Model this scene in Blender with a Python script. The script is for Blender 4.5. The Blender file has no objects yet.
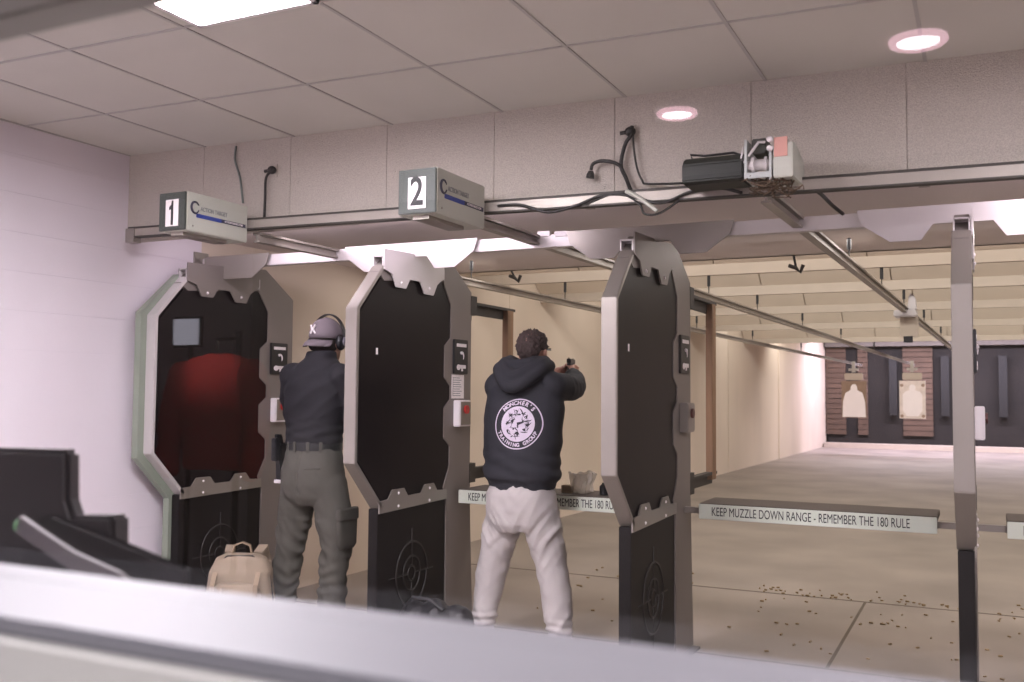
import bpy, bmesh, math, random
from mathutils import Vector, Matrix, noise
from mathutils.bvhtree import BVHTree
R_ = random.Random(7)
C = bpy.context.scene.collection
SC = bpy.context.scene
PI = math.pi

# ---------------------------------------------------------------- camera measurement
FPX, PX, PY, EYE = 968.42, 512.0, 341.0, 1.42
def _dir(px, py): return Vector(((px-PX)/FPX, -(py-PY)/FPX, -1.0))
_Y = _dir(985, 397).normalized(); _X = (-_dir(-1475, 377)).normalized()
_X = (_X - _Y*_X.dot(_Y)).normalized(); _Z = _X.cross(_Y)
CAMR = Matrix((_X, _Y, _Z))                 # world = CAMR @ camera
O = Vector((0, 0, EYE))
def onY(px, py, y):
    r = CAMR @ _dir(px, py); return O + r*(y/r.y)
def onX(px, py, x):
    r = CAMR @ _dir(px, py); return O + r*(x/r.x)
def onZ(px, py, z):
    r = CAMR @ _dir(px, py); return O + r*((z-EYE)/r.z)

# ---------------------------------------------------------------- materials
def rgb(h):
    h = h.lstrip('#'); v = [int(h[i:i+2], 16)/255 for i in (0, 2, 4)]
    return tuple(c/12.92 if c <= .04045 else ((c+.055)/1.055)**2.4 for c in v) + (1,)
MATS = {}
def mat(name, col, rough=.6, metal=0., var=.12, scale=8., bump=0., bscale=60., spec=.5, detail=4., alpha=None, col2=None, stretch=None):
    if name in MATS: return MATS[name]
    m = bpy.data.materials.new(name); m.use_nodes = True
    nt = m.node_tree; b = nt.nodes['Principled BSDF']
    c = rgb(col) if isinstance(col, str) else col
    tc = nt.nodes.new('ShaderNodeTexCoord')
    src = tc.outputs['Object']
    if stretch:
        mp = nt.nodes.new('ShaderNodeMapping'); mp.inputs['Scale'].default_value = stretch
        nt.links.new(src, mp.inputs['Vector']); src = mp.outputs['Vector']
    n = nt.nodes.new('ShaderNodeTexNoise'); n.inputs['Scale'].default_value = scale; n.inputs['Detail'].default_value = detail
    nt.links.new(src, n.inputs['Vector'])
    r = nt.nodes.new('ShaderNodeValToRGB')
    r.color_ramp.elements[0].position = .3; r.color_ramp.elements[1].position = .7
    c2 = rgb(col2) if col2 else tuple(min(1, x*(1+var)) for x in c[:3]) + (1,)
    r.color_ramp.elements[0].color = tuple(x*(1-var) for x in c[:3]) + (1,)
    r.color_ramp.elements[1].color = c2
    nt.links.new(n.outputs['Fac'], r.inputs['Fac']); nt.links.new(r.outputs['Color'], b.inputs['Base Color'])
    b.inputs['Roughness'].default_value = rough; b.inputs['Metallic'].default_value = metal
    b.inputs['Specular IOR Level'].default_value = spec
    if bump:
        n2 = nt.nodes.new('ShaderNodeTexNoise'); n2.inputs['Scale'].default_value = bscale; n2.inputs['Detail'].default_value = 3
        nt.links.new(src, n2.inputs['Vector'])
        bp = nt.nodes.new('ShaderNodeBump'); bp.inputs['Strength'].default_value = bump; bp.inputs['Distance'].default_value = .01
        nt.links.new(n2.outputs['Fac'], bp.inputs['Height']); nt.links.new(bp.outputs['Normal'], b.inputs['Normal'])
    MATS[name] = m; return m
def emit(name, col, s):
    if name in MATS: return MATS[name]
    m = bpy.data.materials.new(name); m.use_nodes = True; nt = m.node_tree
    nt.nodes.remove(nt.nodes['Principled BSDF'])
    e = nt.nodes.new('ShaderNodeEmission'); e.inputs['Color'].default_value = (*col, 1); e.inputs['Strength'].default_value = s
    nt.links.new(e.outputs[0], nt.nodes['Material Output'].inputs[0]); MATS[name] = m; return m

# ---------------------------------------------------------------- mesh collector
class MB:
    def __init__(s): s.b = bmesh.new()
    def box(s, x0, x1, y0, y1, z0, z1, M=None):
        vs = [s.b.verts.new(Vector((x, y, z)) if M is None else M @ Vector((x, y, z))) for x in (x0, x1) for y in (y0, y1) for z in (z0, z1)]
        for q in ((0,1,3,2),(4,6,7,5),(0,4,5,1),(2,3,7,6),(0,2,6,4),(1,5,7,3)): s.b.faces.new([vs[i] for i in q])
        return s
    def prism(s, poly, axis, a, b):
        """poly of 2-D points swept along axis 'x' (points are y,z), 'y' (x,z) or 'z' (x,y)"""
        f = {'x': lambda p, t: (t, p[0], p[1]), 'y': lambda p, t: (p[0], t, p[1]), 'z': lambda p, t: (p[0], p[1], t)}[axis]
        A = [s.b.verts.new(f(p, a)) for p in poly]; B = [s.b.verts.new(f(p, b)) for p in poly]
        n = len(poly); s.b.faces.new(A); s.b.faces.new(B[::-1])
        for i in range(n): s.b.faces.new((A[i], B[i], B[(i+1) % n], A[(i+1) % n]))
        return s
    def strip(s, pts, axis_dir, w0, w1, th):
        """flat bar following a polyline (3-D points), width along axis_dir from w0 to w1, thickness th to the left normal"""
        ad = Vector(axis_dir).normalized(); P = [Vector(p) for p in pts]; rings = []
        for i, p in enumerate(P):
            d = ((P[min(i+1, len(P)-1)]-P[max(i-1, 0)])).normalized(); nn = ad.cross(d).normalized()
            k = 1.0
            if 0 < i < len(P)-1:
                d1 = (P[i]-P[i-1]).normalized(); k = 1/max(.5, abs(ad.cross(d1).normalized().dot(nn)))
            rings.append([s.b.verts.new(p+ad*a+nn*t*k) for a, t in ((w0, 0), (w1, 0), (w1, th), (w0, th))])
        for A, B in zip(rings, rings[1:]):
            for j in range(4): s.b.faces.new((A[j], A[(j+1) % 4], B[(j+1) % 4], B[j]))
        s.b.faces.new(rings[0]); s.b.faces.new(rings[-1][::-1]); return s
    def tube(s, pts, r, seg=8, cap=True):
        P = [Vector(p) for p in pts]; rr = r if isinstance(r, (list, tuple)) else [r]*len(P); rings = []; up = None
        for i, p in enumerate(P):
            d = (P[min(i+1, len(P)-1)]-P[max(i-1, 0)]).normalized()
            if up is None: up = d.orthogonal().normalized()
            up = (up-d*up.dot(d)).normalized(); v = d.cross(up)
            rings.append([s.b.verts.new(p+(up*math.cos(2*PI*k/seg)+v*math.sin(2*PI*k/seg))*rr[i]) for k in range(seg)])
        for A, B in zip(rings, rings[1:]):
            for j in range(seg): s.b.faces.new((A[j], A[(j+1) % seg], B[(j+1) % seg], B[j]))
        if cap: s.b.faces.new(rings[0][::-1]); s.b.faces.new(rings[-1])
        return s
    def loft(s, rings, seg=20):
        """rings: (centre, right, fwd, rx, ry[, power])"""
        L = []
        for q in rings:
            c, u, v, a, b_ = Vector(q[0]), Vector(q[1]).normalized(), Vector(q[2]).normalized(), q[3], q[4]; p = q[5] if len(q) > 5 else 2.
            L.append([])
            for k in range(seg):
                t = 2*PI*k/seg; x, y = math.cos(t), math.sin(t)
                x = math.copysign(abs(x)**(2/p), x); y = math.copysign(abs(y)**(2/p), y)
                L[-1].append(s.b.verts.new(c+u*x*a+v*y*b_))
        for A, B in zip(L, L[1:]):
            for j in range(seg): s.b.faces.new((A[j], A[(j+1) % seg], B[(j+1) % seg], B[j]))
        s.b.faces.new(L[0][::-1]); s.b.faces.new(L[-1]); return s
    def ball(s, c, r, seg=16, rings=10, M=None):
        r = r if isinstance(r, (list, tuple)) else (r, r, r)
        T = Matrix.Translation(Vector(c)) @ (M or Matrix.Identity(4)) @ Matrix.Diagonal((*r, 1))
        bmesh.ops.create_uvsphere(s.b, u_segments=seg, v_segments=rings, radius=1, matrix=T); return s
    def cyl(s, a, b, r, seg=16, r2=None): return s.tube([a, b], [r, r if r2 is None else r2], seg)
    def build(s, name, m, parent=None, bevel=0., smooth=False, kind=None):
        bmesh.ops.recalc_face_normals(s.b, faces=s.b.faces)
        if bevel:
            bmesh.ops.bevel(s.b, geom=[e for e in s.b.edges if e.is_manifold and e.calc_face_angle(0) > .6], offset=bevel, segments=2, affect='EDGES', clamp_overlap=True)
        me = bpy.data.meshes.new(name)
        if parent is not None: s.b.transform(Matrix.Translation(-ORG[parent.name]))
        s.b.to_mesh(me); s.b.free()
        if smooth:
            for p in me.polygons: p.use_smooth = True
        return link(name, me, m, parent, kind)
    def build_each(s, name, m, parent):
        """every loose piece becomes a part of its own"""
        b = s.b; b.verts.index_update(); b.faces.index_update(); b.verts.ensure_lookup_table(); seen = set(); out = []
        for v0 in b.verts:
            if v0.index in seen: continue
            stack, isl = [v0], []
            seen.add(v0.index)
            while stack:
                v = stack.pop(); isl.append(v)
                for e in v.link_edges:
                    w = e.other_vert(v)
                    if w.index not in seen: seen.add(w.index); stack.append(w)
            n = MB(); mp = {v.index: n.b.verts.new(v.co) for v in isl}; done = set()
            for v in isl:
                for f in v.link_faces:
                    if f.index not in done: done.add(f.index); n.b.faces.new([mp[w.index] for w in f.verts])
            out.append(n.build(name, m, parent))
        b.free(); return out
ORG = {}
def link(name, me, m, parent=None, kind=None):
    o = bpy.data.objects.new(name, me); C.objects.link(o)
    if m: me.materials.clear(); me.materials.append(m)
    if parent is not None: o.parent = parent; ORG[o.name] = ORG[parent.name]
    else: ORG[o.name] = Vector((0, 0, 0))
    if kind: o['kind'] = kind
    return o
def tag(o, label, cat, group=None, kind=None):
    o['label'] = label; o['category'] = cat
    if group: o['group'] = group
    if kind: o['kind'] = kind
    return o
def thing(name, loc, label, cat, group=None):
    o = bpy.data.objects.new(name, None); C.objects.link(o); o.location = loc; o.empty_display_size = .1
    ORG[o.name] = Vector(loc); return tag(o, label, cat, group)
def recentre(o):
    """a one-mesh thing: put its origin at its own base"""
    me = o.data; vs = [v.co for v in me.vertices]
    c = Vector(((min(v.x for v in vs)+max(v.x for v in vs))/2, (min(v.y for v in vs)+max(v.y for v in vs))/2, min(v.z for v in vs)))
    me.transform(Matrix.Translation(-c)); o.location = c; return o
def copy_tree(o, parent=None):
    c = o.copy(); C.objects.link(c); c.parent = parent
    ORG[c.name] = Vector(o.location) if parent is None else ORG[parent.name]
    for ch in list(o.children): copy_tree(ch, c)
    return c
def textmesh(s, size, bold=0., narrow=1., extrude=.0008):
    cu = bpy.data.curves.new('t', 'FONT'); cu.body = s; cu.size = size; cu.align_x = 'CENTER'; cu.align_y = 'CENTER'; cu.offset = bold; cu.extrude = extrude
    o = bpy.data.objects.new('t', cu); C.objects.link(o); bpy.context.view_layer.update()
    me = bpy.data.meshes.new_from_object(o.evaluated_get(bpy.context.evaluated_depsgraph_get()))
    C.objects.unlink(o); bpy.data.objects.remove(o); bpy.data.curves.remove(cu)
    me.transform(Matrix.Diagonal((narrow, 1, 1, 1))); return me
def text(s, size, M, name, m, parent, bold=0., narrow=1.):
    me = textmesh(s, size, bold, narrow); me.transform(Matrix.Translation(-ORG[parent.name]) @ M); me.name = name
    return link(name, me, m, parent)
def frame(p, right, up):
    r = Vector(right).normalized(); u = Vector(up); u = (u-r*u.dot(r)).normalized(); n = r.cross(u)
    return Matrix(((r.x, u.x, n.x, p[0]), (r.y, u.y, n.y, p[1]), (r.z, u.z, n.z, p[2]), (0, 0, 0, 1)))
LT1, LT2, LT3 = 82, 62, 30
LR = (58, 70, 80, 92, 110, 160, 700)
LV = 70
LS = (6, 6, .3, 9)
LJ = 300
EXPO = 0.0
SHY = 5.16
SHZ = onY(699, 503, SHY).z
BADGE_TOP, BADGE_BOT = "MONCHER'S", 'TRAINING GROUP'
LSO = 55
# ================================================================ palette
M_wall = mat('painted_block_wall', '#e3dbe3', .55, var=.03, scale=1.5, bump=.05, bscale=90)
M_ceil = mat('ceiling_tile', '#c8c5be', .9, var=.03, scale=3, bump=.15, bscale=220)
M_tbar = mat('ceiling_tbar', '#aba8a5', .6, var=.03)
M_baf = mat('acoustic_board', '#bbb3aa', .95, var=.17, scale=210, bump=.6, bscale=220, detail=6)
M_soffit = mat('soffit_board', '#e2d8d5', .95, var=.1, scale=110, bump=.5, bscale=130, detail=6)
M_gap = mat('dark_joint', '#4a4643', .9)
M_rbaf = mat('cream_steel_plate', '#dccfbf', .7, var=.05, scale=2.5)
M_lip = mat('pale_plate_edge', '#b3a698', .7, var=.03)
M_range = mat('range_wall', '#d3c4b4', .75, var=.09, scale=.9, bump=.1, bscale=30, detail=6, stretch=(1, 1, .35))
M_floor = mat('concrete_floor', '#8a8077', .6, var=.2, scale=1.1, bump=.12, bscale=35, detail=8)
M_sub = mat('floor_joint', '#5d5348', .9)
M_steel = mat('brushed_steel', '#8f8983', .38, .55, var=.06, scale=3)
M_steel2 = mat('grey_steel_plate', '#7d7672', .5, .35, var=.07, scale=3)
M_light_steel = mat('pale_steel', '#c9c4c4', .42, .3, var=.05, scale=3)
M_spacer = mat('grey_green_steel', '#848d80', .55, .1, var=.05)
M_armor = mat('dark_armour_panel', '#140f10', .42, 0, var=.25, scale=2.2, bump=.02, bscale=6, spec=.14)
M_black = mat('black_rubber_panel', '#0d0a0a', .55, 0, var=.15, scale=5, spec=.25)
M_emb = mat('embossed_black', '#171312', .5, 0, var=.1, spec=.5)
M_blk = mat('black_plastic', '#17171a', .45, 0, var=.1)
M_white = mat('white_plastic', '#e8e2e4', .45, 0, var=.03)
M_red = mat('red_button', '#c0302c', .4, 0, var=.05)
M_ink = mat('black_ink', '#151417', .6, 0, var=.03)
M_paper = mat('white_paper', '#eee6e6', .8, 0, var=.03)
M_sign = mat('pale_sign_strip', '#d6dccf', .5, 0, var=.03)
M_shelf = mat('dark_shelf_top', '#4d433b', .6, 0, var=.12, scale=6)
M_wood = mat('raw_wood', '#86694f', .75, 0, var=.22, scale=3, stretch=(6, 6, .6))
M_rail = mat('galvanised_rail', '#9b948c', .45, .4, var=.06)
M_dkrail = mat('dark_slot', '#3c3833', .6, .2)
M_box = mat('cover_grey', '#b9bab0', .5, 0, var=.02)
M_face = mat('cover_dark_face', '#343a35', .5, 0, var=.04)
M_blue = mat('logo_blue', '#2b3f8f', .5, 0, var=.04)
M_navy = mat('logo_navy', '#25263f', .5, 0, var=.04)
M_grey = mat('logo_grey', '#7d7f80', .5, 0, var=.04)
M_cable = mat('black_cable', '#1a1816', .5, 0, var=.05)
M_gcable = mat('grey_cable', '#6e7672', .5, 0, var=.05)
M_trap = mat('trap_rubber', '#1b1714', .9, 0, var=.35, scale=1.3, bump=.5, bscale=12, detail=8)
M_slat = mat('trap_wood', '#503f33', .85, 0, var=.2, scale=2, stretch=(1, 1, 6))
M_brass = mat('brass', '#917a58', .4, .35, var=.2, scale=40)
M_ledge = mat('ledge_paint', '#5c5b60', .5, 0, var=.02)
M_frame = mat('window_frame_paint', '#8f8c88', .6, 0, var=.03)
M_groove = mat('ledge_groove', '#8b8985', .6, 0, var=.03)
M_green = mat('green_reflection', '#4f8a55', .6, 0, var=.05)

XL = -4.50                                    # left wall
XR = 4.2
YB = 4.07                                     # face of the baffle over the firing line
DIVX = [-4.33, -2.925, -1.518, -.075]
def lane(x0, y): return x0+.02*(y-5)          # the lanes splay a little down range
YT = 28.5

# ================================================================ setting
def slabs(name, xs, ys, z, m):
    b = MB()
    for x0, x1 in zip(xs, xs[1:]):
        for y0, y1 in zip(ys, ys[1:]): b.box(x0+.004, x1-.004, y0+.004, y1-.004, z-.08, z)
    b.box(xs[0], xs[-1], ys[0], ys[-1], z-.12, z-.06)
    return b.build(name, m, None, kind='structure')
b = MB(); b.box(-4.6, 4.3, -4.2, 5.326, -.12, 0)
for x0, x1 in ((-4.6, -.765), (-.765, 4.3)): b.box(x0+.003, x1-.003, 5.334, 7.156, -.12, 0)
b.box(-4.6, 4.3, 7.164, YT+2, -.12, 0); fl = b.build('floor', M_floor, None, kind='structure')
b = MB()
for y in (5.33, 7.16): b.box(XL, XR, y-.013, y+.013, -.02, .0012)
b.box(-.765-.009, -.765+.009, 5.33, 7.16, -.02, .001)
b.build('trim_5', M_sub, None, kind='structure')
# left wall: foyer part in painted block, range part slightly splayed
b = MB()
def zc(y): return 2.9
courses = [i*.203 for i in range(0, 16)]
for z0, z1 in zip(courses, courses[1:]):
    b.box(XL-.2, XL, -4.2, YB+.6, z0+.0015, z1-.0015)
b.box(XL-.25, XL-.003, -4.2, YB+.6, 0, 3.1)
wl = b.build('wall_left', M_wall, None, kind='structure')
b = MB(); b.prism([(XL-.25, YB+.6), (XL, YB+.6), (lane(XL, YT+2)-.02, YT+2), (XL-.25, YT+2)], 'z', 0, 3.6)
for y in (9.0, 13.4, 17.8, 22.2):             # panel joints on the range wall
    x = lane(XL, y); b.box(x-.1, x+.006, y-.02, y+.02, 0, 3.5)
wl2 = b.build('wall_range_left', M_range, None, kind='structure')
b = MB(); b.box(XR, XR+.2, -4.2, YT+2, 0, 3.6); b.build('wall_right', M_range, None, kind='structure')
# foyer ceiling: tilts very slightly, as measured on its edge against the baffle
def zceil(x, y): return 2.762-.0135*(x+2)+.004*(4.07-y)
b = MB(); v = [b.b.verts.new((x, y, zceil(x, y)+dz)) for dz in (0, .1) for x, y in ((XL-.1, .62), (XR+.1, .62), (XR+.1, YB+.1), (XL-.1, YB+.1))]
for q in ((0,1,2,3),(4,5,6,7),(0,1,5,4),(1,2,6,5),(2,3,7,6),(3,0,4,7)): b.b.faces.new([v[i] for i in q])
ce = b.build('ceiling', M_ceil, None, kind='structure')
b = MB()
def bar(p, q, w=.007):
    d = (Vector(q)-Vector(p)).normalized(); b.strip([p, q], d.cross(Vector((0, 0, 1))), -w, w, -.005)
for i in range(-4, 11):
    x = -2.05+.62*i
    if XL < x < XR: bar((x, .65, zceil(x, .65)+.001), (x, YB, zceil(x, YB)+.001))
for y in (3.375, 2.65, 1.93, 1.2): bar((XL, y, zceil(XL, y)+.001), (XR, y, zceil(XR, y)+.001))
b.build('trim_1', M_tbar, None, kind='structure')
b = MB(); b.box(XL-.02, XL+.012, .65, YB, zceil(XL, 2)-.012, zceil(XL, 2)+.03); b.build('trim_2', M_tbar, None, kind='structure')
# baffle board over the firing line, boards with open joints
b = MB(); xs = [XL]+[-2.09+.61*i for i in range(-3, 11)]; xs[-1] = XR
for x0, x1 in zip(xs, xs[1:]): b.box(x0+.0015, x1-.0015, YB, YB+.05, 2.285, zceil((x0+x1)/2, YB)+.03)
b.box(XL, XR, YB+.01, YB+.07, 2.29, 2.72)
for x in xs[1:-1]:
    for dx in (-.05, .05):
        for z in (2.35, 2.53, 2.70): b.cyl((x+dx, YB+.002, z), (x+dx, YB-.003, z), .005, 8)
b.build('wall_front', M_baf, None, kind='structure')
# soffit above the stalls
b = MB(); b.box(XL, XR, YB+.06, 6.95, 2.40, 2.46); b.box(XL, XR, 6.9, 6.95, 2.40, 3.3)
b.build('ceiling_soffit', M_soffit, None, kind='structure')
b = MB(); b.box(XL-.2, XR+.2, 6.4, YT+2, 3.3, 3.4); b.build('ceiling_range', M_rbaf, None, kind='structure')
# bullet-stop baffles down range
wordy = ['nearest', 'second', 'third', 'fourth', 'farthest']
for i, y in enumerate((8.0, 9.75, 12.1, 15.1, 19.0)):
    zb = 2.42
    t = thing('ceiling_baffle', (0, y, zb), f'{wordy[i]} of five cream sloped plates across the range ceiling', 'ceiling baffle', 'ceiling baffles down the range')
    b = MB(); xs = [lane(XL, y)+1.21*k for k in range(8)]; xs[-1] = XR
    for x0, x1 in zip(xs, xs[1:]): b.prism([(y-1.04, 3.28), (y-.02, zb+.085), (y+.03, zb+.085), (y-.97, 3.29)], 'x', x0+.006, x1-.006)
    b.prism([(y-1.0, 3.29), (y+.02, zb+.1), (y+.04, zb+.1), (y-.96, 3.29)], 'x', lane(XL, y), XR)
    b.build('sloped_plate', M_rbaf, t)
    b = MB(); b.box(lane(XL, y), XR, y-.03, y+.03, zb, zb+.09); b.build('bottom_lip', M_lip, t)  # lip added for the lamp-lit band, its colour toned against that light

# ---------------------------------------------------------------- far end
t = thing('bullet_trap', (0, YT, 0), 'dark rubber bullet trap closing the far end of the range', 'bullet trap')
b = MB(); b.box(lane(XL, YT)+.04, XR-.01, YT, YT+.5, .0, 3.29); b.build('rubber_face', M_trap, t)
b = MB(); b.box(lane(XL, YT)+.02, XR-.01, YT-.35, YT-.1, 2.78, 3.02); b.build('top_beam', mat('beam_dark', '#5a544d', .7), t)
for p0, p1 in ((826, 846), (858, 868), (903, 933)):
    x0 = onY(p0, 400, YT-.05).x; x1 = onY(p1, 400, YT-.05).x
    b = MB()
    for k in range(17): b.box(x0, x1, YT-.07, YT, .35+.143*k, .35+.143*k+.128)
    b.build('slat_panel', M_slat, t)
for p in (893, 945, 1003):
    x = onY(p, 380, YT-.2).x; b = MB(); b.box(x-.1, x+.1, YT-.22, YT-.05, .9, 2.5)
    b.build('upright', mat('upright_black', '#0c0a09', .7), t)
b = MB(); b.box(lane(XL, YT)+.02, XR-.01, YT-.6, YT, 0, .12); b.build('lit_floor_strip', M_lip, t)  # pale strip stands in for the brightly lit floor here
# ================================================================ shooting stalls
def divider(x, label, n):
    t = thing('stall_divider', (x, 4.7, 0), label, 'stall divider', 'shooting stall dividers')
    xf = x+.028                                                     # face turned to the viewer
    # dark upper panel (octagon)
    up = [(4.15, 1.07), (4.15, 1.835), (4.36, 2.055), (4.40, 2.12), (5.12, 2.16), (5.12, .82), (4.37, .83)]
    MB().prism(up, 'x', x-.022, x+.022).build('armour_panel', M_armor, t)
    # steel frame round top and down-range edge, with the two bumps that carry the controls
    fr = [(4.30, 2.06), (4.45, 2.185), (5.06, 2.23), (5.35, 2.05), (5.35, .84), (5.40, .02), (5.06, .02), (5.06, .80), (5.02, .86), (5.09, .98), (5.09, 1.10),
          (5.02, 1.15), (5.02, 1.33), (5.09, 1.38), (5.09, 1.46), (5.02, 1.51), (5.02, 1.70), (5.09, 1.75), (5.09, 1.95), (4.99, 2.08), (4.36, 2.02)]
    MB().prism(fr, 'x', x-.03, xf).build('steel_frame', M_steel2, t, bevel=.002)
    # edge flange facing the shooter
    MB().strip([(x, 4.345, 2.105), (x, 4.105, 1.855), (x, 4.105, 1.055), (x, 4.355, .80)], (1, 0, 0), -.038, .036, .022).build('edge_flange', M_steel if n else M_light_steel, t, bevel=.003)
    # tube with its open end and scalloped bracket at the head
    b = MB()
    for a in ((-.032, .032, 2.085, 2.092), (-.032, .032, 2.148, 2.155), (-.032, -.026, 2.085, 2.155), (.026, .032, 2.085, 2.155)): b.box(x+a[0], x+a[1], 4.34, 5.0, a[2], a[3])
    b.box(x-.026, x+.026, 4.40, 4.43, 2.092, 2.148)
    b.build('head_tube', M_light_steel, t)
    br = [(4.34, 2.19), (4.34, 2.08), (4.42, 2.06), (4.46, 1.995), (4.56, 1.995), (4.60, 2.05), (4.71, 2.05), (4.76, 1.985), (4.86, 1.985), (4.90, 2.05), (4.98, 2.10), (4.98, 2.21)]
    k = MB().prism(br, 'x', x+.034, x+.042).build('head_bracket', M_light_steel if n in (1, 3) else M_steel2, t, bevel=.001)  # first and third brackets darkened for their weaker light
    b = MB()
    for yy in (4.51, 4.81): b.ball((x+.043, yy, 2.02), (.006, .009, .009), 8, 6)
    b.build_each('rivet', M_white, k)
    # bottom strip with two tabs
    st = [(4.335, .775), (5.05, .79), (5.05, .845), (4.94, .85), (4.90, .895), (4.80, .895), (4.76, .85), (4.62, .848), (4.58, .893), (4.46, .893), (4.42, .845), (4.335, .84)]
    k = MB().prism(st, 'x', x+.028, x+.036).build('tab_strip', M_steel, t, bevel=.001)
    b = MB()
    for yy in (4.52, 4.85):
        for zz in (.80, .87): b.ball((x+.037, yy, zz), (.005, .008, .008), 8, 6)
    b.build_each('rivet', M_white, k)
    # black lower box with the embossed bullseye
    MB().box(x-.03, x+.02, 4.345, 5.06, .02, .80).build('lower_panel', M_black, t, bevel=.004)
    MB().box(x-.034, x+.026, 4.335, 4.37, .0, .80).build('lower_edge', M_black, t, bevel=.003)
    b = MB(); cy, cz = 4.69, .41
    for r, w in ((.175, .012), (.095, .012), (.04, .01)):
        P = [(x+.021, cy+r*math.cos(2*PI*i/40)*.92, cz+r*math.sin(2*PI*i/40)) for i in range(41)]; b.tube(P, w*.5, 6)
    for p, q in (((-.25, 0), (-.05, 0)), ((.05, 0), (.25, 0)), ((0, .05), (0, .25)), ((0, -.25), (0, -.05))):
        b.tube([(x+.021, cy+p[0]*.92, cz+p[1]), (x+.021, cy+q[0]*.92, cz+q[1])], .004, 6)
    b.build('embossed_bullseye', M_emb, t, smooth=True)
    # controls on the frame
    c = MB().box(xf, xf+.014, 5.115, 5.285, 1.535, 1.745).build('control_panel', M_blk if n != 2 else mat('grey_control_panel', '#2a2725', .5), t, bevel=.003)  # grey instead of black on the third divider
    MB().box(xf+.014, xf+.016, 5.14, 5.26, 1.70, 1.72).build('caption_bar', M_white, c)
    P = [(xf+.018, 5.20+.022*math.cos(a*.35-.6), 1.64+.026*math.sin(a*.35-.6)) for a in range(9)]
    MB().tube(P, [.002+.0009*i for i in range(9)], 6).build('dial_mark', M_white, c)
    b = MB(); b.ball((xf+.015, 5.165, 1.575), (.004, .024, .018), 10, 8); b.box(xf+.014, xf+.018, 5.165, 5.25, 1.568, 1.59); b.box(xf+.014, xf+.018, 5.20, 5.215, 1.552, 1.575)
    b.build('rocker_mark', M_white, c)
    s = MB().box(xf, xf+.045, 5.13, 5.27, 1.215, 1.375).build('switch_box', M_white if n != 2 else M_steel, t, bevel=.004)
    MB().box(xf+.045, xf+.047, 5.145, 5.265, 1.225, 1.365).build('switch_plate', M_steel, s)
    b = MB(); b.cyl((xf+.045, 5.205, 1.318), (xf+.058, 5.205, 1.318), .026, 16); b.build('push_button', M_red if n < 2 else mat('dark_red_button', '#57322f', .5), s)  # darker red on the last two dividers
    if n == 1:
        q = MB().box(xf, xf+.003, 5.105, 5.255, 1.385, 1.53).build('instruction_sheet', M_paper, t)
        b = MB()
        for i in range(9): b.box(xf+.003, xf+.0036, 5.12, 5.12+R_.uniform(.08, .12), 1.40+i*.0135, 1.404+i*.0135)
        b.box(xf+.003, xf+.0036, 5.116, 5.1205, 1.40, 1.516); b.build('print_lines', M_grey, q)
    # the tiny white sticker on the panel
    if n in (1, 2): MB().box(x+.022, x+.0235, 4.30, 4.318, 1.62, 1.655).build('sticker', M_paper, t)
    if n == 0:
        b = MB(); pth = [(x, 4.34, 2.12), (x, 4.06, 1.87), (x, 4.06, 1.03), (x, 4.31, .78), (x, 4.31, 0)]
        b.strip(pth, (1, 0, 0), -.075, -.03, .06); b.build('wall_spacer', M_spacer, t)
    else:
        # arms and timber upright behind the divider
        for z in (1.98, .93):
            b = MB(); b.box(x-.03, x+.01, 5.34, 6.02, z, z+.018); b.box(x-.03, x-.022, 5.34, 6.02, z-.06, z); b.box(x-.04, x+.03, 5.34, 5.42, z-.07, z+.05)
            a = b.build('board_arm', M_dkrail, t)
            MB().cyl((x-.005, 5.39, z-.1), (x-.005, 5.39, z-.07), .012, 8).build('arm_knob', M_blk, a)
        MB().box(x-.03, x+.012, 5.90, 5.99, .90, 1.985).build('timber_upright', M_wood, t, bevel=.003)
    b = MB(); b.box(x-.06, x+.06, 4.33, 4.45, 0, .012); b.box(x-.06, x+.06, 5.2, 5.42, 0, .012); b.build_each('floor_plate', M_blk, t)
    return t
divider(DIVX[0], 'dark stall divider panel mounted against the left wall', 0)
divider(DIVX[1], 'dark stall divider panel between the two shooters, with a white printed sheet', 1)
divider(DIVX[2], 'dark stall divider panel just right of the shooter in the hoodie', 2)
divider(DIVX[3], 'stall divider seen edge-on at the right of the photo', 3)

# cross beam tying the dividers together, with its notched gussets
t = thing('cross_beam', (0, 4.7, 2.2), 'pale steel beam bolted across the tops of the stall dividers', 'beam')
MB().box(XL, XR, 4.67, 4.73, 2.195, 2.262).build('beam_tube', M_light_steel, t, bevel=.003)
for i, x in enumerate(DIVX):
    l = .44 if i else .15
    g = [(x-l, 2.268), (x+.44, 2.268), (x+.42, 2.20), (x+.30, 2.115), (x+.17, 2.115), (x+.12, 2.185), (x-.12, 2.185), (x-.17, 2.115), (x-.30, 2.115), (x-.42, 2.20)]
    if not i: g = [(x-.12, 2.268), (x+.40, 2.268), (x+.38, 2.20), (x+.27, 2.12), (x-.05, 2.12), (x-.12, 2.20)]
    MB().prism(g, 'y', 4.645, 4.653).build('gusset', M_light_steel if i in (1, 3) else M_steel, t, bevel=.001)  # darker steel on first and third gussets stands for less light
MB().box(XL, XL+.012, 4.6, 4.72, 2.15, 2.30).build('wall_bracket', M_steel, t)
b = MB(); 
for px in (545, 562): p = onY(px, 234, 4.68); b.box(p.x-.035, p.x+.035, 4.66, 4.68, p.z-.015, p.z+.012)
b.build_each('label_plate', M_white, t)

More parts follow.
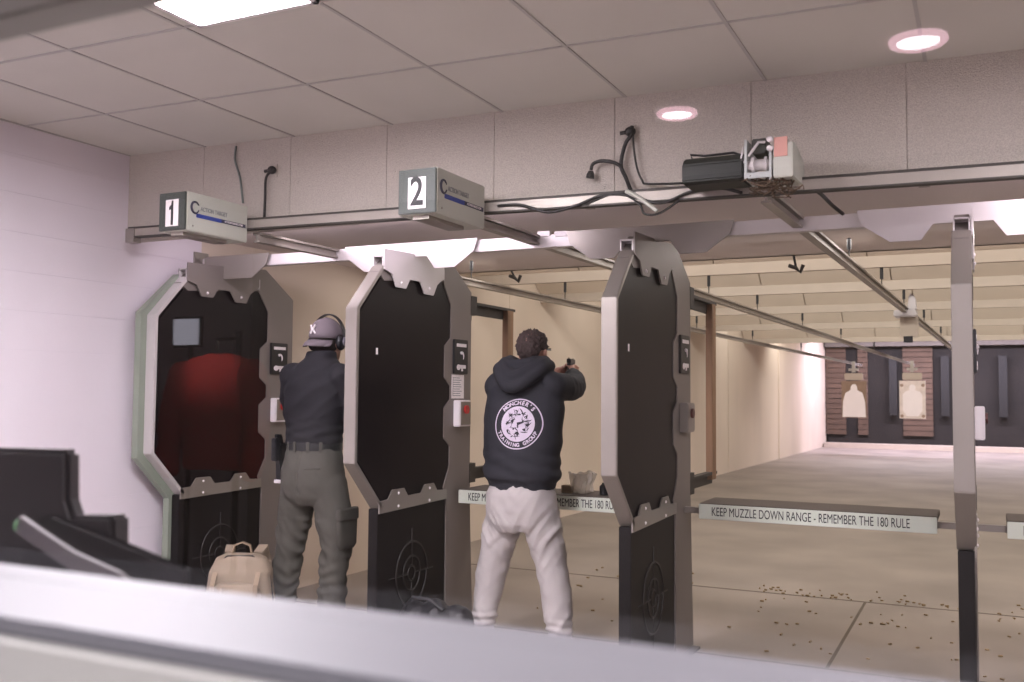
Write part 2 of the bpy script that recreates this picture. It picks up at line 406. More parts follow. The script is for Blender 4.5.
# ================================================================ shelves
def shelf(x0, x1, dl, dr, label, letters=True):
    y0, y1 = SHY, SHY+.34
    t = thing('bench_shelf', ((x0+x1)/2, 5.6, .72), label, 'shelf', 'bench shelves between the dividers')
    MB().box(x0, x1, y0+.006, y1, SHZ-.03, SHZ).build('shelf_board', M_shelf, t, bevel=.003)
    s = MB().box(x0, x1, y0-.006, y0+.006, SHZ-.082, SHZ-.004).build('sign_strip', M_sign, t, bevel=.002)
    if letters:
        me = textmesh('KEEP MUZZLE DOWN RANGE - REMEMBER THE 180 RULE', .066, 0, 1)
        w = max(v.co.x for v in me.vertices)-min(v.co.x for v in me.vertices); k = (x1-x0)*.835/w
        me.transform(Matrix.Translation(-ORG[t.name]) @ frame(((x0+x1)/2-.0225*(x1-x0), y0-.007, SHZ-.043), (1, 0, 0), (0, 0, 1)) @ Matrix.Diagonal((k, 1, 1, 1)))
        me.name = 'lettering'; link('lettering', me, M_ink, s)
    for a, c in ((dl, x0+.02), (x1-.02, dr)):
        MB().box(a, c, y0+.05, y0+.09, SHZ-.062, SHZ-.031).build('support_bar', M_steel, t)
    return t
def dv(i, s): return DIVX[i]+.031*s
shelf(-2.868, -1.72, dv(1, 1), dv(2, -1), 'bench shelf behind the hoodie, with a crumpled clear bag on it')
shelf(onY(699, 503, SHY).x, onY(937, 517, SHY).x, dv(2, 1), dv(3, -1), 'empty bench shelf with the whole safety sentence readable')
shelf(onY(1007, 513, SHY).x, 1.2, dv(3, 1), 1.35, 'bench shelf cut off by the right edge of the photo')

# ================================================================ lane machinery
HD = 3.97
t = thing('header_channel', (0, HD, 2.26), 'long metal channel running along the foot of the acoustic board', 'channel')
p0, p1 = onY(150, 231, HD), onY(1024, 169, HD)
def hz(x): return p0.z+(p1.z-p0.z)*(x-p0.x)/(p1.x-p0.x)
def sl(b, x0, x1, ya, yb, dz0, dz1):
    v = [b.b.verts.new((x, y, hz(x)+dz)) for x in (x0, x1) for y in (ya, yb) for dz in (dz0, dz1)]
    for q in ((0,1,3,2),(4,6,7,5),(0,4,5,1),(2,3,7,6),(0,2,6,4),(1,5,7,3)): b.b.faces.new([v[i] for i in q])
b = MB(); sl(b, -4.36, XR, HD-.02, HD+.02, -.026, .016); b.build('channel_body', M_rail, t)
b = MB(); sl(b, -4.36, XR, HD-.024, HD+.024, .016, .026); b.build('top_slot', M_dkrail, t)
b = MB(); sl(b, -4.36, XR, HD-.022, HD+.022, -.034, -.026); b.build('bottom_slot', M_dkrail, t)
b = MB(); b.box(-4.375, -4.31, HD-.026, HD+.026, 2.255, 2.335); b.build('end_bracket', M_steel, t)
b = MB()
for x in (-3.9, -2.9, -1.6, -.2, 1.2, 2.6): b.box(x-.02, x+.02, HD, YB+.02, hz(x)-.02, hz(x)+.02)
b.build_each('stand_off', M_rail, t)

def rail(pxa, pxb, yb, label, z0=2.25):
    """aluminium track from the header down range through two image-measured points"""
    A = onZ(*pxa, z0); B = onZ(*pxb, z0); k = (B.x-A.x)/(B.y-A.y); k = .022
    P = Vector((A.x+k*(4.0-A.y), 4.0, z0)); Q = Vector((A.x+k*(yb-A.y), yb, z0+.0))
    t = thing('target_rail', tuple(P), label, 'rail', 'overhead target rails')
    b = MB(); d = (Q-P).normalized(); 
    b.strip([P, Q], (1, 0, 0), -.028, .028, .012); b.strip([P-Vector((0, 0, .04)), Q-Vector((0, 0, .04))], (1, 0, 0), -.022, .022, .01); b.strip([P-Vector((0, 0, .03)), Q-Vector((0, 0, .03))], (1, 0, 0), -.006, .006, .04)
    b.build('track', M_rail, t)
    for y in (6.3, 8.0, 9.75, 12.1, 15.1, 19.0):
        if y > yb: break
        x = P.x+k*(y-P.y); r = MB().cyl((x, y, z0+.01), (x, y, 2.56), .005, 8).build('hanger_rod', M_dkrail, t)
        MB().cyl((x, y, z0+.08), (x, y, z0+.19), .013, 10).build('rod_sleeve', M_blk, r)
    return t, P, Q, k
r1 = rail((467, 280), (820, 357), 27.3, 'overhead rail of the first lane, along the left wall')
r2 = rail((617, 265), (820, 332), 27.3, 'overhead rail of the second lane, above the hoodie')
r3 = rail((820, 238), (905, 310), 27.3, 'overhead rail carrying the uncovered motor, third lane')

def numeral(num, s):
    if num != '1': return textmesh(num, s, .003, .8)
    m = MB(); m.prism([(.016, -.36), (.016, .36), (-.028, .36), (-.05, .24), (-.11, .17), (-.11, .08), (-.05, .11), (-.05, -.36)], 'z', -.0008, .0008)
    me = bpy.data.meshes.new('numeral'); bmesh.ops.recalc_face_normals(m.b, faces=m.b.faces); m.b.transform(Matrix.Diagonal((s*1.25, s, 1, 1)) @ Matrix.Translation((.03, 0, 0))); m.b.to_mesh(me); m.b.free(); return me
def cover(px, top, bot, num, label):
    """housing with the lane number on its front: px = left, right edge of the front and right edge of the side"""
    yr = 3.94
    rear = onY(px[2], top[2], yr); x1 = rear.x
    fr = onX(px[1], top[1], x1); y0 = fr.y
    x0 = onY(px[0], top[0], y0).x
    zt = (fr.z+rear.z)/2; zb = (onX(px[1], bot[1], x1).z+onY(px[2], bot[2], yr).z)/2
    t = thing('lane_number_box', ((x0+x1)/2, y0, zb), label, 'lane number box', 'numbered lane boxes over the firing line')
    b = MB(); b.box(x0, x1, y0+.004, yr, zb, zt); b.build('cover', M_box, t, bevel=.004)
    f = MB().box(x0+.002, x1-.002, y0-.006, y0+.005, zb+.003, zt-.003).build('front_plate', M_face, t, bevel=.003)
    w, h = x1-x0, zt-zb; cx, cz = (x0+x1)/2+w*.01, (zb+zt)/2-h*.04
    c = MB().box(cx-w*.23, cx+w*.23, y0-.009, y0-.005, cz-h*.34, cz+h*.34).build('number_card', M_paper, f)
    me = numeral(num, h*.86); me.transform(Matrix.Translation(-ORG[t.name]) @ frame((cx, y0-.010, cz), (1, 0, 0), (0, 0, 1))); me.name = 'numeral'; link('numeral', me, M_ink, c)
    L = yr-y0; xs = x1+.001
    b = MB(); P = [(xs, y0+L*.13+.026*math.cos(a*.3+.5), zb+h*.62+.028*math.sin(a*.3+.5)) for a in range(19)]
    b.tube(P, [.003+.0035*abs(math.sin(i/18*PI)) for i in range(19)], 6); b.build('logo_swirl', M_navy, t)
    tw = text('ACTION TARGET', .030, frame((xs, y0+L*.43, zb+h*.61), (0, 1, 0), (0, 0, 1)), 'logo_text', M_grey, t, .0006, .8)
    MB().box(xs-.001, xs+.001, y0+L*.15, y0+L*.55, zb+h*.375, zb+h*.475).build('logo_bar', M_blue, t)
    q = MB().box(xs-.001, xs+.001, y0+L*.55, y0+L*.96, zb+h*.38, zb+h*.475).build('logo_bar', M_navy, t)
    text('ACTIONTARGET.COM', .014, frame((xs+.0012, y0+L*.755, zb+h*.428), (0, 1, 0), (0, 0, 1)), 'bar_text', M_paper, q, .0003, .95)
    MB().ball((xs, y0+L*.10, zb+h*.14), (.003, .005, .005), 8, 6).build('screw', M_steel, t)
    b = MB(); b.box((x0+x1)/2-.04, (x0+x1)/2+.04, y0+.03, yr-.1, zb-.016, zb); b.build('track_end', M_rail, t)
    return t
cover((160, 187, 248), (195, 193, 204), (233, 234, 239), '1', 'grey box over the left stall with a 1 on its front')
cover((399, 437, 485), (171, 169, 184), (217, 216, 226), '2', 'grey box over the middle stall with a 2 on its front')

# uncovered motor of the third lane
mx = -.78; P = onY(683, 170, 3.76); Q = onY(744, 170, 3.76); zt = onY(700, 157, 3.76).z; zb = onY(700, 184, 3.76).z
t = thing('lane_motor', (Q.x, 3.9, zb), 'uncovered winch motor with a black casing on the third lane rail', 'motor')
h = zt-zb
b = MB(); b.prism([(3.74, zb+.01), (3.74, zb+h*.7), (3.77, zt), (3.90, zt), (3.935, zb+h*.7), (3.935, zb+.01), (3.90, zb), (3.77, zb)], 'x', P.x, Q.x); b.build('motor_casing', mat('motor_black', '#20231f', .5, var=.08), t, bevel=.006)
b = MB(); b.tube([(P.x+.03, 3.80, zt), (P.x+.02, 3.80, zt+.022), (P.x+.08, 3.80, zt+.012), (Q.x-.05, 3.80, zt+.014), (Q.x-.02, 3.80, zt)], .005, 8); b.build('carry_wire', M_blk, t)
a = Q.x; b = MB(); b.box(a+.005, a+.015, 3.74, 3.94, zb, zt+.045); b.box(a+.015, a+.10, 3.74, 3.75, zb, zb+.022); b.box(a+.10, a+.11, 3.74, 3.94, zb-.01, zt+.01); b.build('mount_plate', mat('motor_bracket', '#b9bdbb', .4, .3), t)
b = MB(); b.cyl((a+.012, 3.77, zb+.055), (a+.113, 3.77, zb+.055), .022, 14); b.cyl((a+.03, 3.77, zb+.055), (a+.042, 3.77, zb+.055), .034, 16); b.cyl((a+.08, 3.77, zb+.055), (a+.09, 3.77, zb+.055), .032, 16); b.build('drive_shaft', M_light_steel, t, smooth=False)
b = MB(); b.box(a+.03, a+.085, 3.76, 3.86, zb+.10, zt+.05); b.build('relay_block', mat('relay_dark', '#35362f', .5, var=.2, scale=60), t, bevel=.004)
b = MB(); b.tube([(a+.02, 3.75, zb+.09), (a+.06, 3.745, zb+.14), (a+.085, 3.75, zt+.03)], .006, 8); b.tube([(a+.0, 3.75, zt+.02), (a-.01, 3.75, zt-.03), (a+.02, 3.75, zb+.05)], .004, 8); b.build('linkage', M_light_steel, t)
b = MB(); b.prism([(3.74, zb-.005), (3.74, zt+.02), (3.80, zt+.03), (4.0, zt-.005), (4.0, zb)], 'x', a+.115, a+.19); b.build('end_box', M_box, t, bevel=.004)
MB().box(a+.12, a+.17, 3.736, 3.741, zb+.075, zb+.15).build('warning_label', mat('salmon_label', '#c8958a', .6), t)
b = MB()
for dz in (.11, .145):
    b.ball((a+.105, 3.735, zb+dz), (.014, .012, .012), 10, 8)
b.build_each('terminal_cap', M_white, t)
b = MB(); r = random.Random(3)
for i in range(26):
    c0 = Vector((a+.085+r.uniform(-.05, .09), 3.80+r.uniform(-.05, .05), zb-.02+r.uniform(-.025, .02)))
    pts = [c0+Vector((r.uniform(-.05, .05), r.uniform(-.04, .04), r.uniform(-.022, .022))) for _ in range(6)]; b.tube(pts, .0028, 5)
b.build('tangled_wire', mat('tangle_brown', '#5a4a3a', .7, var=.4, scale=40), t)

def cable(name, pts, rad, label, m=M_cable, group=None, sub=6):
    P = [Vector(p) for p in pts]; out = []
    for i in range(len(P)-1):                                       # Catmull-Rom
        p0, p1, p2, p3 = P[max(i-1, 0)], P[i], P[i+1], P[min(i+2, len(P)-1)]
        for k in range(sub):
            u = k/sub; out.append(.5*((2*p1)+(p2-p0)*u+(2*p0-5*p1+4*p2-p3)*u*u+(3*p1-p0-3*p2+p3)*u**3))
    out.append(P[-1]); b = MB(); b.tube(out, rad, 8)
    o = b.build(name, m, None, smooth=True); tag(o, label, 'cable', group); return recentre(o)
fy = lambda px, py, d=.012: onY(px, py, YB-d)
G = 'cables on the acoustic board'
cable('power_cable', [fy(236, 146), fy(235, 160), fy(240, 178), fy(243, 203, .03)], .006, 'thin grey cable running from the ceiling down to box 1', M_gcable, G)
def outlet(px, py, label):
    p = fy(px, py, 0); t = thing('wall_outlet', tuple(p), label, 'outlet')
    b = MB(); b.box(p.x-.02, p.x+.02, YB-.008, YB, p.z-.035, p.z+.035); b.build('outlet_plate', M_baf, t, bevel=.002)
    b = MB(); b.ball((p.x, YB-.025, p.z), (.026, .022, .022), 12, 8); b.cyl((p.x, YB-.025, p.z), (p.x-.045, YB-.03, p.z-.004), .009, 8); b.build('plug', M_cable, t)
outlet(275, 171, 'outlet with a black plug right of box 1')
cable('power_cable', [fy(272, 171, .03), fy(266, 178, .03), fy(265, 200, .03), fy(264, 224, .05)], .007, 'black cable dropping from the plug right of box 1', M_cable, G)
outlet(632, 133, 'outlet with stacked black plugs above the cable tangle')
cable('power_cable', [fy(632, 126, .03), fy(631, 135, .03), fy(625, 145, .03), fy(621, 165, .03), fy(626, 178, .03), fy(632, 192, .06), fy(640, 196, .1)], .009, 'black cable falling from the stacked plugs into the tangle', M_cable, G)
cable('power_cable', [fy(633, 135, .03), fy(634, 150, .03), fy(637, 168, .03), fy(642, 180, .03), fy(648, 184, .03), fy(684, 183, .06)], .005, 'thin black cable curving from the plugs to the motor', M_cable, G)
c = cable('loose_cord', [fy(591, 170, .04), fy(593, 164, .04), fy(601, 161, .04), fy(612, 162, .04), fy(620, 166, .04), fy(624, 174, .03)], .008, 'loose black cord end arching over and hanging left of the tangle', M_cable, G)
b = MB(); p = fy(591, 171, .04); q = fy(590, 178, .04); b.tube([p, (p+q)/2, q], [.011, .018, .020], 10)
o = b.build('cord_plug', M_cable, c); o.matrix_parent_inverse = Matrix.Translation(-Vector(c.location))
cable('power_cable', [fy(498, 206, .12), fy(520, 205, .13), fy(548, 212, .13), fy(575, 206, .13), fy(600, 196, .12), fy(625, 195, .12), fy(660, 203, .13), fy(690, 192, .13), fy(720, 188, .15), fy(742, 193, .16)], .007, 'long black cable draped along the channel between box 2 and the motor', M_cable, G)
cable('power_cable', [fy(585, 205, .12), fy(615, 193, .12), fy(628, 196, .12), fy(640, 205, .12), fy(645, 214, .13), fy(660, 213, .13), fy(680, 200, .13)], .005, 'thin black cable looping below the channel under the plugs', M_cable, G)
cable('power_cable', [fy(626, 191, .13), fy(636, 196, .13), fy(648, 204, .13), fy(657, 211, .13)], .010, 'short pale cable slanting across the channel under the plugs', M_box, G)
cable('power_cable', [fy(815, 190, .1), fy(822, 195, .0), fy(832, 205, -.2), fy(843, 214, -.3)], .008, 'black cable dropping from the channel right of the motor', M_cable, G)
# hanging hooks behind the beam
for (a, b2, l) in (((789, 233), (796, 268), 'hanging cable with a clip, right of the middle gusset'), ((500, 248), (515, 278), 'hanging cable with a clip, right of the divider with the printed sheet')):
    A, B = onY(*a, 7.0), onY(*b2, 7.0); A.z = 2.6
    t = thing('hanging_hook', tuple(B), l, 'hook', 'hanging clips behind the beam')
    MB().tube([A, (A+B)/2, B], .009, 8).build('cord', M_cable, t)
    MB().tube([B+Vector((-.05, 0, .02)), B, B+Vector((.03, 0, -.03)), B+Vector((.05, 0, .02))], .014, 8).build('clip', M_dkrail, t)

# ================================================================ targets
def target(px, py, rl, y, label, shape):
    _, P, Q, k = rl; x = onY(px, py, y).x; z = onY(px, py, y).z
    s = y/25.0
    t = thing('paper_target', (x, y, z), label, 'paper target', 'paper targets down range')
    zt = z+.42
    zr = P.z
    b = MB(); b.box(x-.04, x+.04, y-.05, y+.05, zt+.26, zr+.02); b.box(x-.12, x+.12, y-.03, y+.03, zt+.30, zt+.36); b.build('carriage', M_rail, t)
    b = MB(); b.box(x-.22, x+.22, y-.03, y+.03, zt+.07, zt+.24); b.build('clamp_bar', M_lip, t, bevel=.02)
    g = MB().box(x-.29, x+.29, y+.0, y+.012, z-.43, zt+.05).build('backing_sheet', mat('card_'+str(shape), '#8a7463' if shape else '#d9cdc6', .85), t)
    out = [(-.11, .38), (-.10, .52), (-.05, .58), (.05, .58), (.10, .52), (.11, .38)]
    if shape: sil = [(-.10, .34), (-.09, .46), (-.04, .54), (.04, .54), (.09, .46), (.10, .34), (.25, .24), (.32, -.05), (.34, -.58), (-.34, -.58), (-.32, -.05), (-.25, .24)]
    else: sil = [(-.08, .34), (-.09, .46), (-.04, .53), (.04, .53), (.09, .46), (.08, .34), (.20, .30), (.27, .20), (.27, -.34), (.16, -.52), (-.16, -.52), (-.27, -.34), (-.27, .20), (-.20, .30)]
    MB().prism([(x+a*.80, z+c*.72) for a, c in sil], 'y', y-.004, y).build('silhouette', M_paper, t)
    if not shape:
        b = MB()
        for sx in (-1, 1):
            for sz in (-.37, .36): b.cyl((x+sx*.235, y-.004, z+sz), (x+sx*.235, y, z+sz), .04, 10)
        b.build_each('corner_spot', mat('target_spot', '#9b8577', .8), t)
    return t
target(854, 400, r1, 25.2, 'pink torso silhouette target, left of the two hanging far down range', 1)
target(912.5, 400.5, r2, 25.0, 'white framed silhouette target, right of the two hanging far down range', 0)
# carrier parked on the third rail
_, P, Q, k = r3; y = 9.9; x = P.x+k*(y-P.y)
t = thing('target_carrier', (x, y, 2.0), 'empty target carrier hanging from the third lane rail', 'target carrier')
b = MB(); b.box(x-.10, x+.10, y-.12, y+.12, 2.17, 2.235); b.prism([(x+.02, 2.235), (x+.10, 2.235), (x+.09, 2.36), (x+.05, 2.40), (x+.03, 2.36)], 'y', y-.06, y+.06); b.build('trolley', M_light_steel, t, bevel=.01)
MB().box(x-.05, x+.11, y-.01, y+.01, 1.98, 2.17).build('hanger_plate', M_lip, t)
MB().box(x-.02, x+.06, y-.02, y+.02, 1.93, 1.99).build('clip', M_blk, t)
# ================================================================ people
UX, UY, UZ = Vector((1, 0, 0)), Vector((0, 1, 0)), Vector((0, 0, 1))
M_skin = mat('skin', '#b98a78', .55, 0, var=.06, scale=20)
def remesh(mb, vox, smooth=2, disp=None, up=None):
    """fuse overlapping closed shapes into one continuous skin, relax it and fold it"""
    me = bpy.data.meshes.new('r'); bmesh.ops.recalc_face_normals(mb.b, faces=mb.b.faces); mb.b.to_mesh(me); mb.b.free()
    o = bpy.data.objects.new('r', me); C.objects.link(o)
    m = o.modifiers.new('v', 'REMESH'); m.mode = 'VOXEL'; m.voxel_size = vox; m.use_smooth_shade = True
    if smooth: s = o.modifiers.new('s', 'SMOOTH'); s.iterations = smooth; s.factor = .5
    bpy.context.view_layer.update()
    out = bpy.data.meshes.new_from_object(o.evaluated_get(bpy.context.evaluated_depsgraph_get()))
    C.objects.unlink(o); bpy.data.objects.remove(o)
    if disp:
        ns = [v.normal.copy() for v in out.vertices]
        for v, n in zip(out.vertices, ns): v.co += n*disp(v.co, n)
    for p in out.polygons: p.use_smooth = True
    return out
def put(name, me, m, root):
    me.name = name; me.transform(Matrix.Translation(Vector(root.location)-ORG[root.name])); return link(name, me, m, root)
def limb(b, pts, seg=16):
    """tapering limb through joints: (point, radius)"""
    P = [Vector(p) for p, r in pts]; rr = [r for p, r in pts]; Q, S = [], []
    for i in range(len(P)-1):
        p0, p1, p2, p3 = P[max(i-1, 0)], P[i], P[i+1], P[min(i+2, len(P)-1)]
        for k in range(5):
            u = k/5; Q.append(.5*((2*p1)+(p2-p0)*u+(2*p0-5*p1+4*p2-p3)*u*u+(3*p1-p0-3*p2+p3)*u**3)); S.append(rr[i]*(1-u)+rr[i+1]*u)
    Q.append(P[-1]); S.append(rr[-1]); b.tube(Q, S, seg); b.ball(Q[0], S[0], 14, 10); b.ball(Q[-1], S[-1], 14, 10)
def column_(b, rings, pw=2.2):
    b.loft([((c[0], c[1], z), UX, UY, rx, ry, pw) for z, c, rx, ry in rings], 28)
def head(b, c, neck):
    c = Vector(c)
    b.loft([(c+Vector((0, dy, h)), UX, UY, rx, ry) for h, rx, ry, dy in ((-.118, .03, .034, .05), (-.105, .044, .052, .04), (-.08, .056, .07, .028), (-.045, .067, .086, .012), (0, .074, .096, 0), (.04, .077, .099, -.006), (.08, .070, .089, -.01), (.108, .047, .062, -.012), (.122, .02, .028, -.012))], 28)
    b.tube([Vector(neck), c+Vector((0, -.02, -.05))], [.062, .054], 18)
    b.tube([c+Vector((0, .088, .022)), c+Vector((0, .112, -.018)), c+Vector((0, .094, -.032))], [.008, .015, .010], 10)   # nose
    b.ball(c+Vector((0, .086, .034)), (.05, .014, .009), 12, 8)                                                       # brow
    b.ball(c+Vector((0, .088, -.056)), (.024, .012, .006), 10, 6); b.ball(c+Vector((0, .088, -.066)), (.02, .012, .007), 10, 6)   # lips
    for s in (-1, 1):
        b.ball(c+Vector((s*.078, -.006, -.004)), (.011, .019, .032), 12, 8, Matrix.Rotation(s*.25, 4, 'Z'))
        b.ball(c+Vector((s*.08, .0, -.026)), (.008, .010, .012), 8, 6)
def eyes(c, root):
    for s in (-1, 1):
        b = MB(); b.ball(Vector(root.location)+Vector(c)+Vector((s*.031, .083, .016)), .0125, 12, 8); e = b.build('eye', mat('eye_white', '#d9d4ce', .2), root, smooth=True)
        b = MB(); b.ball(Vector(root.location)+Vector(c)+Vector((s*.031, .0925, .016)), (.006, .004, .006), 10, 6); b.build('iris', mat('iris', '#2a1a12', .2), e, smooth=True)
def shoe(b, p, ang=0.):
    M = Matrix.Translation(Vector((p[0], p[1], 0))) @ Matrix.Rotation(ang, 4, 'Z')
    R = []
    for y, rx, h in ((-.10, .028, .05), (-.085, .038, .075), (-.04, .041, .085), (.02, .042, .07), (.08, .047, .052), (.13, .045, .045), (.165, .032, .036), (.178, .015, .025)):
        c = M @ Vector((0, y, h*.5)); R.append((c, M.to_3x3() @ UX, UZ, rx, h*.5, 2.8))
    b.loft(R, 18)
def fist_side(b, s, G, wrist):
    """hand closed round an upright grip at G; s=+1 right hand inside, -1 left hand wrapped over it"""
    G = Vector(G); w = Vector(wrist)
    if s > 0:
        b.loft([(w, UX, UZ, .024, .03), (w*.5+(G+Vector((.022, -.02, 0)))*.5, UX, UZ, .022, .040), (G+Vector((.026, .0, 0)), UX, UZ, .013, .042)], 14)
        for i in range(4):
            z = .030-.020*i; k = (1, 1.06, 1, .86)[i]
            b.tube([G+Vector(v) for v in ((.026, .0, z), (.033, .018*k, z), (.024, .036*k, z), (.002, .044*k, z-.002), (-.022, .036*k, z-.003), (-.028, .020, z-.003))], [.0095, .0095, .009, .0085, .0075, .006], 10)
        b.tube([G+Vector(v) for v in ((.018, -.03, .018), (.0, -.030, .034), (-.022, -.008, .038), (-.026, .022, .038))], [.013, .011, .0095, .007], 10)
    else:
        b.loft([(w, UX, UZ, .024, .03), (w*.5+(G+Vector((-.04, -.02, -.004)))*.5, UX, UZ, .022, .038), (G+Vector((-.040, .004, -.006)), UX, UZ, .013, .040)], 14)
        for i in range(4):
            z = .020-.020*i; k = (1, 1.05, 1, .88)[i]
            b.tube([G+Vector(v) for v in ((-.042, .006, z), (-.046, .034, z), (-.028, .056*k, z), (.004, .063*k, z), (.034, .050*k, z), (.046, .028, z))], [.0095, .0095, .009, .0085, .0078, .006], 10)
        b.tube([G+Vector(v) for v in ((-.04, -.022, .012), (-.042, .01, .028), (-.036, .045, .030), (-.033, .066, .030))], [.012, .0105, .009, .007], 10)
def hand(b, w, d, n, s=1, curl=.5):
    """relaxed open hand: wrist w, finger direction d, palm normal n, s=+1 when the thumb is on the d x n side"""
    w, d, n = Vector(w), Vector(d).normalized(), Vector(n).normalized(); n = (n-d*n.dot(d)).normalized(); t = d.cross(n)*s
    b.loft([(w, t, n, .028, .02), (w+d*.045, t, n, .038, .017), (w+d*.09, t, n, .041, .013)], 14)
    for i, (o, L) in enumerate(((.03, .072), (.011, .08), (-.010, .074), (-.030, .058))):
        p = w+d*.085+t*o; a = 0; pts = [p]
        for k, f in enumerate((.45, .32, .23)):
            a += curl*(.55, .9, .7)[k]; p = p+(d*math.cos(a)+n*math.sin(a))*L*f; pts.append(p)
        b.tube(pts, [.0098, .0092, .0084, .0066], 10); b.ball(pts[-1], .0068, 8, 6)
    p = w+d*.03+t*.032; q = p+(d*.6+t*.7+n*.3).normalized()*.035; r = q+(d*.85+t*.15+n*.5).normalized()*.03; e = r+(d*.8-t*.1+n*.6).normalized()*.024
    b.tube([p, q, r, e], [.014, .012, .0105, .007], 10); b.ball(e, .0072, 8, 6)
nz = lambda v: noise.noise(Vector(v))
rg = lambda v: .5-abs(noise.noise(Vector(v)))*1.6

# ---------------------------------------------------------------- shooter in the hoodie
P2 = Vector((-2.335, 4.93, 0))
t = thing('person', tuple(P2), 'person in a dark hoodie with a round back badge, aiming a pistol', 'person')
HC = (.005, .125, 1.652); G = Vector((.02, .635, 1.562))
WR, WL = Vector((.07, .545, 1.538)), Vector((-.055, .54, 1.533))
b = MB(); head(b, HC, (0, .05, 1.47))
column_(b, [(.80, (0, .0), .14, .10), (.95, (0, .0), .15, .10), (1.1, (0, .01), .16, .10), (1.3, (0, .03), .17, .10), (1.44, (0, .04), .15, .085), (1.50, (0, .05), .07, .07)])
for s, w in ((1, WR), (-1, WL)):
    limb(b, [((s*.17, .05, 1.46), .055), ((s*.185, .30, 1.455), .042), (w, .026)])
    limb(b, [((s*.09, 0, .86), .075), ((s*.185, .01, .47), .055), ((s*.245, -.02, .09), .04)])
    b.loft([((s*.245, -.05, .05), UX, UZ, .03, .04), ((s*.245, .04, .04), UX, UZ, .035, .03), ((s*.245, .12, .03), UX, UZ, .03, .02)], 10)
fist_side(b, 1, G, WR); fist_side(b, -1, G, WL)
put('body', remesh(b, .0046, 2), M_skin, t); eyes(HC, t)
# hoodie
def fold2(v, n):
    k = max(0, min(1, (1.22-v.z)/.3)); low = max(0, 1-abs(v.z-1.02)/.14)
    d = .007*nz((v.x*4+3, v.y*4, v.z*9))+.006*k*nz((v.x*5+v.z*9, v.y*5, v.z*26-v.x*10))
    d += .011*rg((v.x*3.2+2, v.y*3, v.z*11+v.x*6))*(.35+.65*k)
    if v.y > .12: d += .007*nz((v.x*22, v.y*26, v.z*22))
    d += .010*low*math.sin((v.z+v.x*.35+.05*nz((v.x*6, v.y*6, 1)))*75)*.45
    if v.z < .925: d += .0012*math.sin(math.atan2(v.y, v.x)*90)
    return d
b = MB()
column_(b, [(.885, (.0, -.005), .195, .14), (.925, (0, -.005), .20, .145), (.95, (0, -.01), .222, .162), (1.05, (0, -.005), .226, .158), (1.2, (0, .0), .232, .150), (1.34, (0, .02), .238, .145), (1.43, (0, .035), .225, .13), (1.50, (0, .045), .175, .11), (1.54, (0, .06), .11, .09), (1.565, (0, .065), .09, .085)])
for s, w in ((1, WR), (-1, WL)):
    limb(b, [((s*.165, .035, 1.455), .088), ((s*.185, .16, 1.455), .078), ((s*.188, .30, 1.455), .063), ((s*.14, .42, 1.50), .056), (w+Vector((s*.012, -.03, -.01)), .046)])
b.ball((0, -.02, 1.55), (.10, .07, .05), 16, 10)
# hood lying on the shoulders
for pts, r in (([(-.135, .04, 1.575), (-.125, -.05, 1.555), (-.06, -.125, 1.475), (.0, -.142, 1.45), (.06, -.125, 1.475), (.13, -.04, 1.55), (.14, .05, 1.575)], .036),
               ([(-.10, .06, 1.60), (-.105, -.03, 1.59), (-.05, -.10, 1.535), (.0, -.115, 1.515), (.05, -.10, 1.535), (.11, -.025, 1.58), (.11, .06, 1.60)], .033),
               ([(-.085, .10, 1.60), (-.09, .02, 1.615), (-.04, -.055, 1.59), (.03, -.055, 1.59), (.09, .02, 1.605), (.085, .10, 1.59)], .026)):
    limb(b, [(p, r) for p in pts], 12)
me = remesh(b, .0085, 4, fold2)
M_hood = mat('hoodie_fabric', '#202128', .85, 0, var=.12, scale=6, bump=.25, bscale=300)
hood = put('hoodie', me, M_hood, t)
bv = BVHTree.FromPolygons([v.co.copy() for v in me.vertices], [list(p.vertices) for p in me.polygons])
def onback(x, z, off=.002):
    h = bv.ray_cast(Vector((x, -1, z)), Vector((0, 1, 0)))
    return Vector((x, (h[0].y if h[0] else -.13)-off, z))
c0 = onY(517.5, 424, 4.79)-P2; ex, ez = c0.x, c0.z; ER = .138
def decal(name, verts, faces, m, off=.002):
    me = bpy.data.meshes.new(name); me.from_pydata([onback(x, z, off) for x, z in verts], [], faces); me.update()
    return link(name, me, m, hood)
def annulus(r0, r1, nr, na=72, jag=0.):
    V, F = [], []
    for i in range(nr+1):
        for k in range(na):
            r = r0+(r1-r0)*i/nr; a = 2*PI*k/na; V.append((ex+r*math.cos(a), ez+r*math.sin(a)))
    for i in range(nr):
        for k in range(na): F.append((i*na+k, i*na+(k+1) % na, (i+1)*na+(k+1) % na, (i+1)*na+k))
    return V, F
M_print = mat('badge_print', '#cfc4d4', .7, 0, var=.06, scale=30)
M_pdark = mat('badge_dark', '#221f29', .8, 0, var=.05)
V, F = annulus(ER*.955, ER, 2); decal('badge_ring', V, F, M_print, .0035)
V, F = annulus(.002, ER*.70, 12); disc = decal('badge_disc', V, F, M_print, .0035)
r = random.Random(5)
def blob(pts, name='badge_mark'):
    V = [(ex+a*ER, ez+c*ER) for a, c in pts]; cx = sum(v[0] for v in V)/len(V); cz = sum(v[1] for v in V)/len(V)
    n = len(V); decal(name, V+[(cx, cz)], [(i, (i+1) % n, n) for i in range(n)], M_pdark, .006)
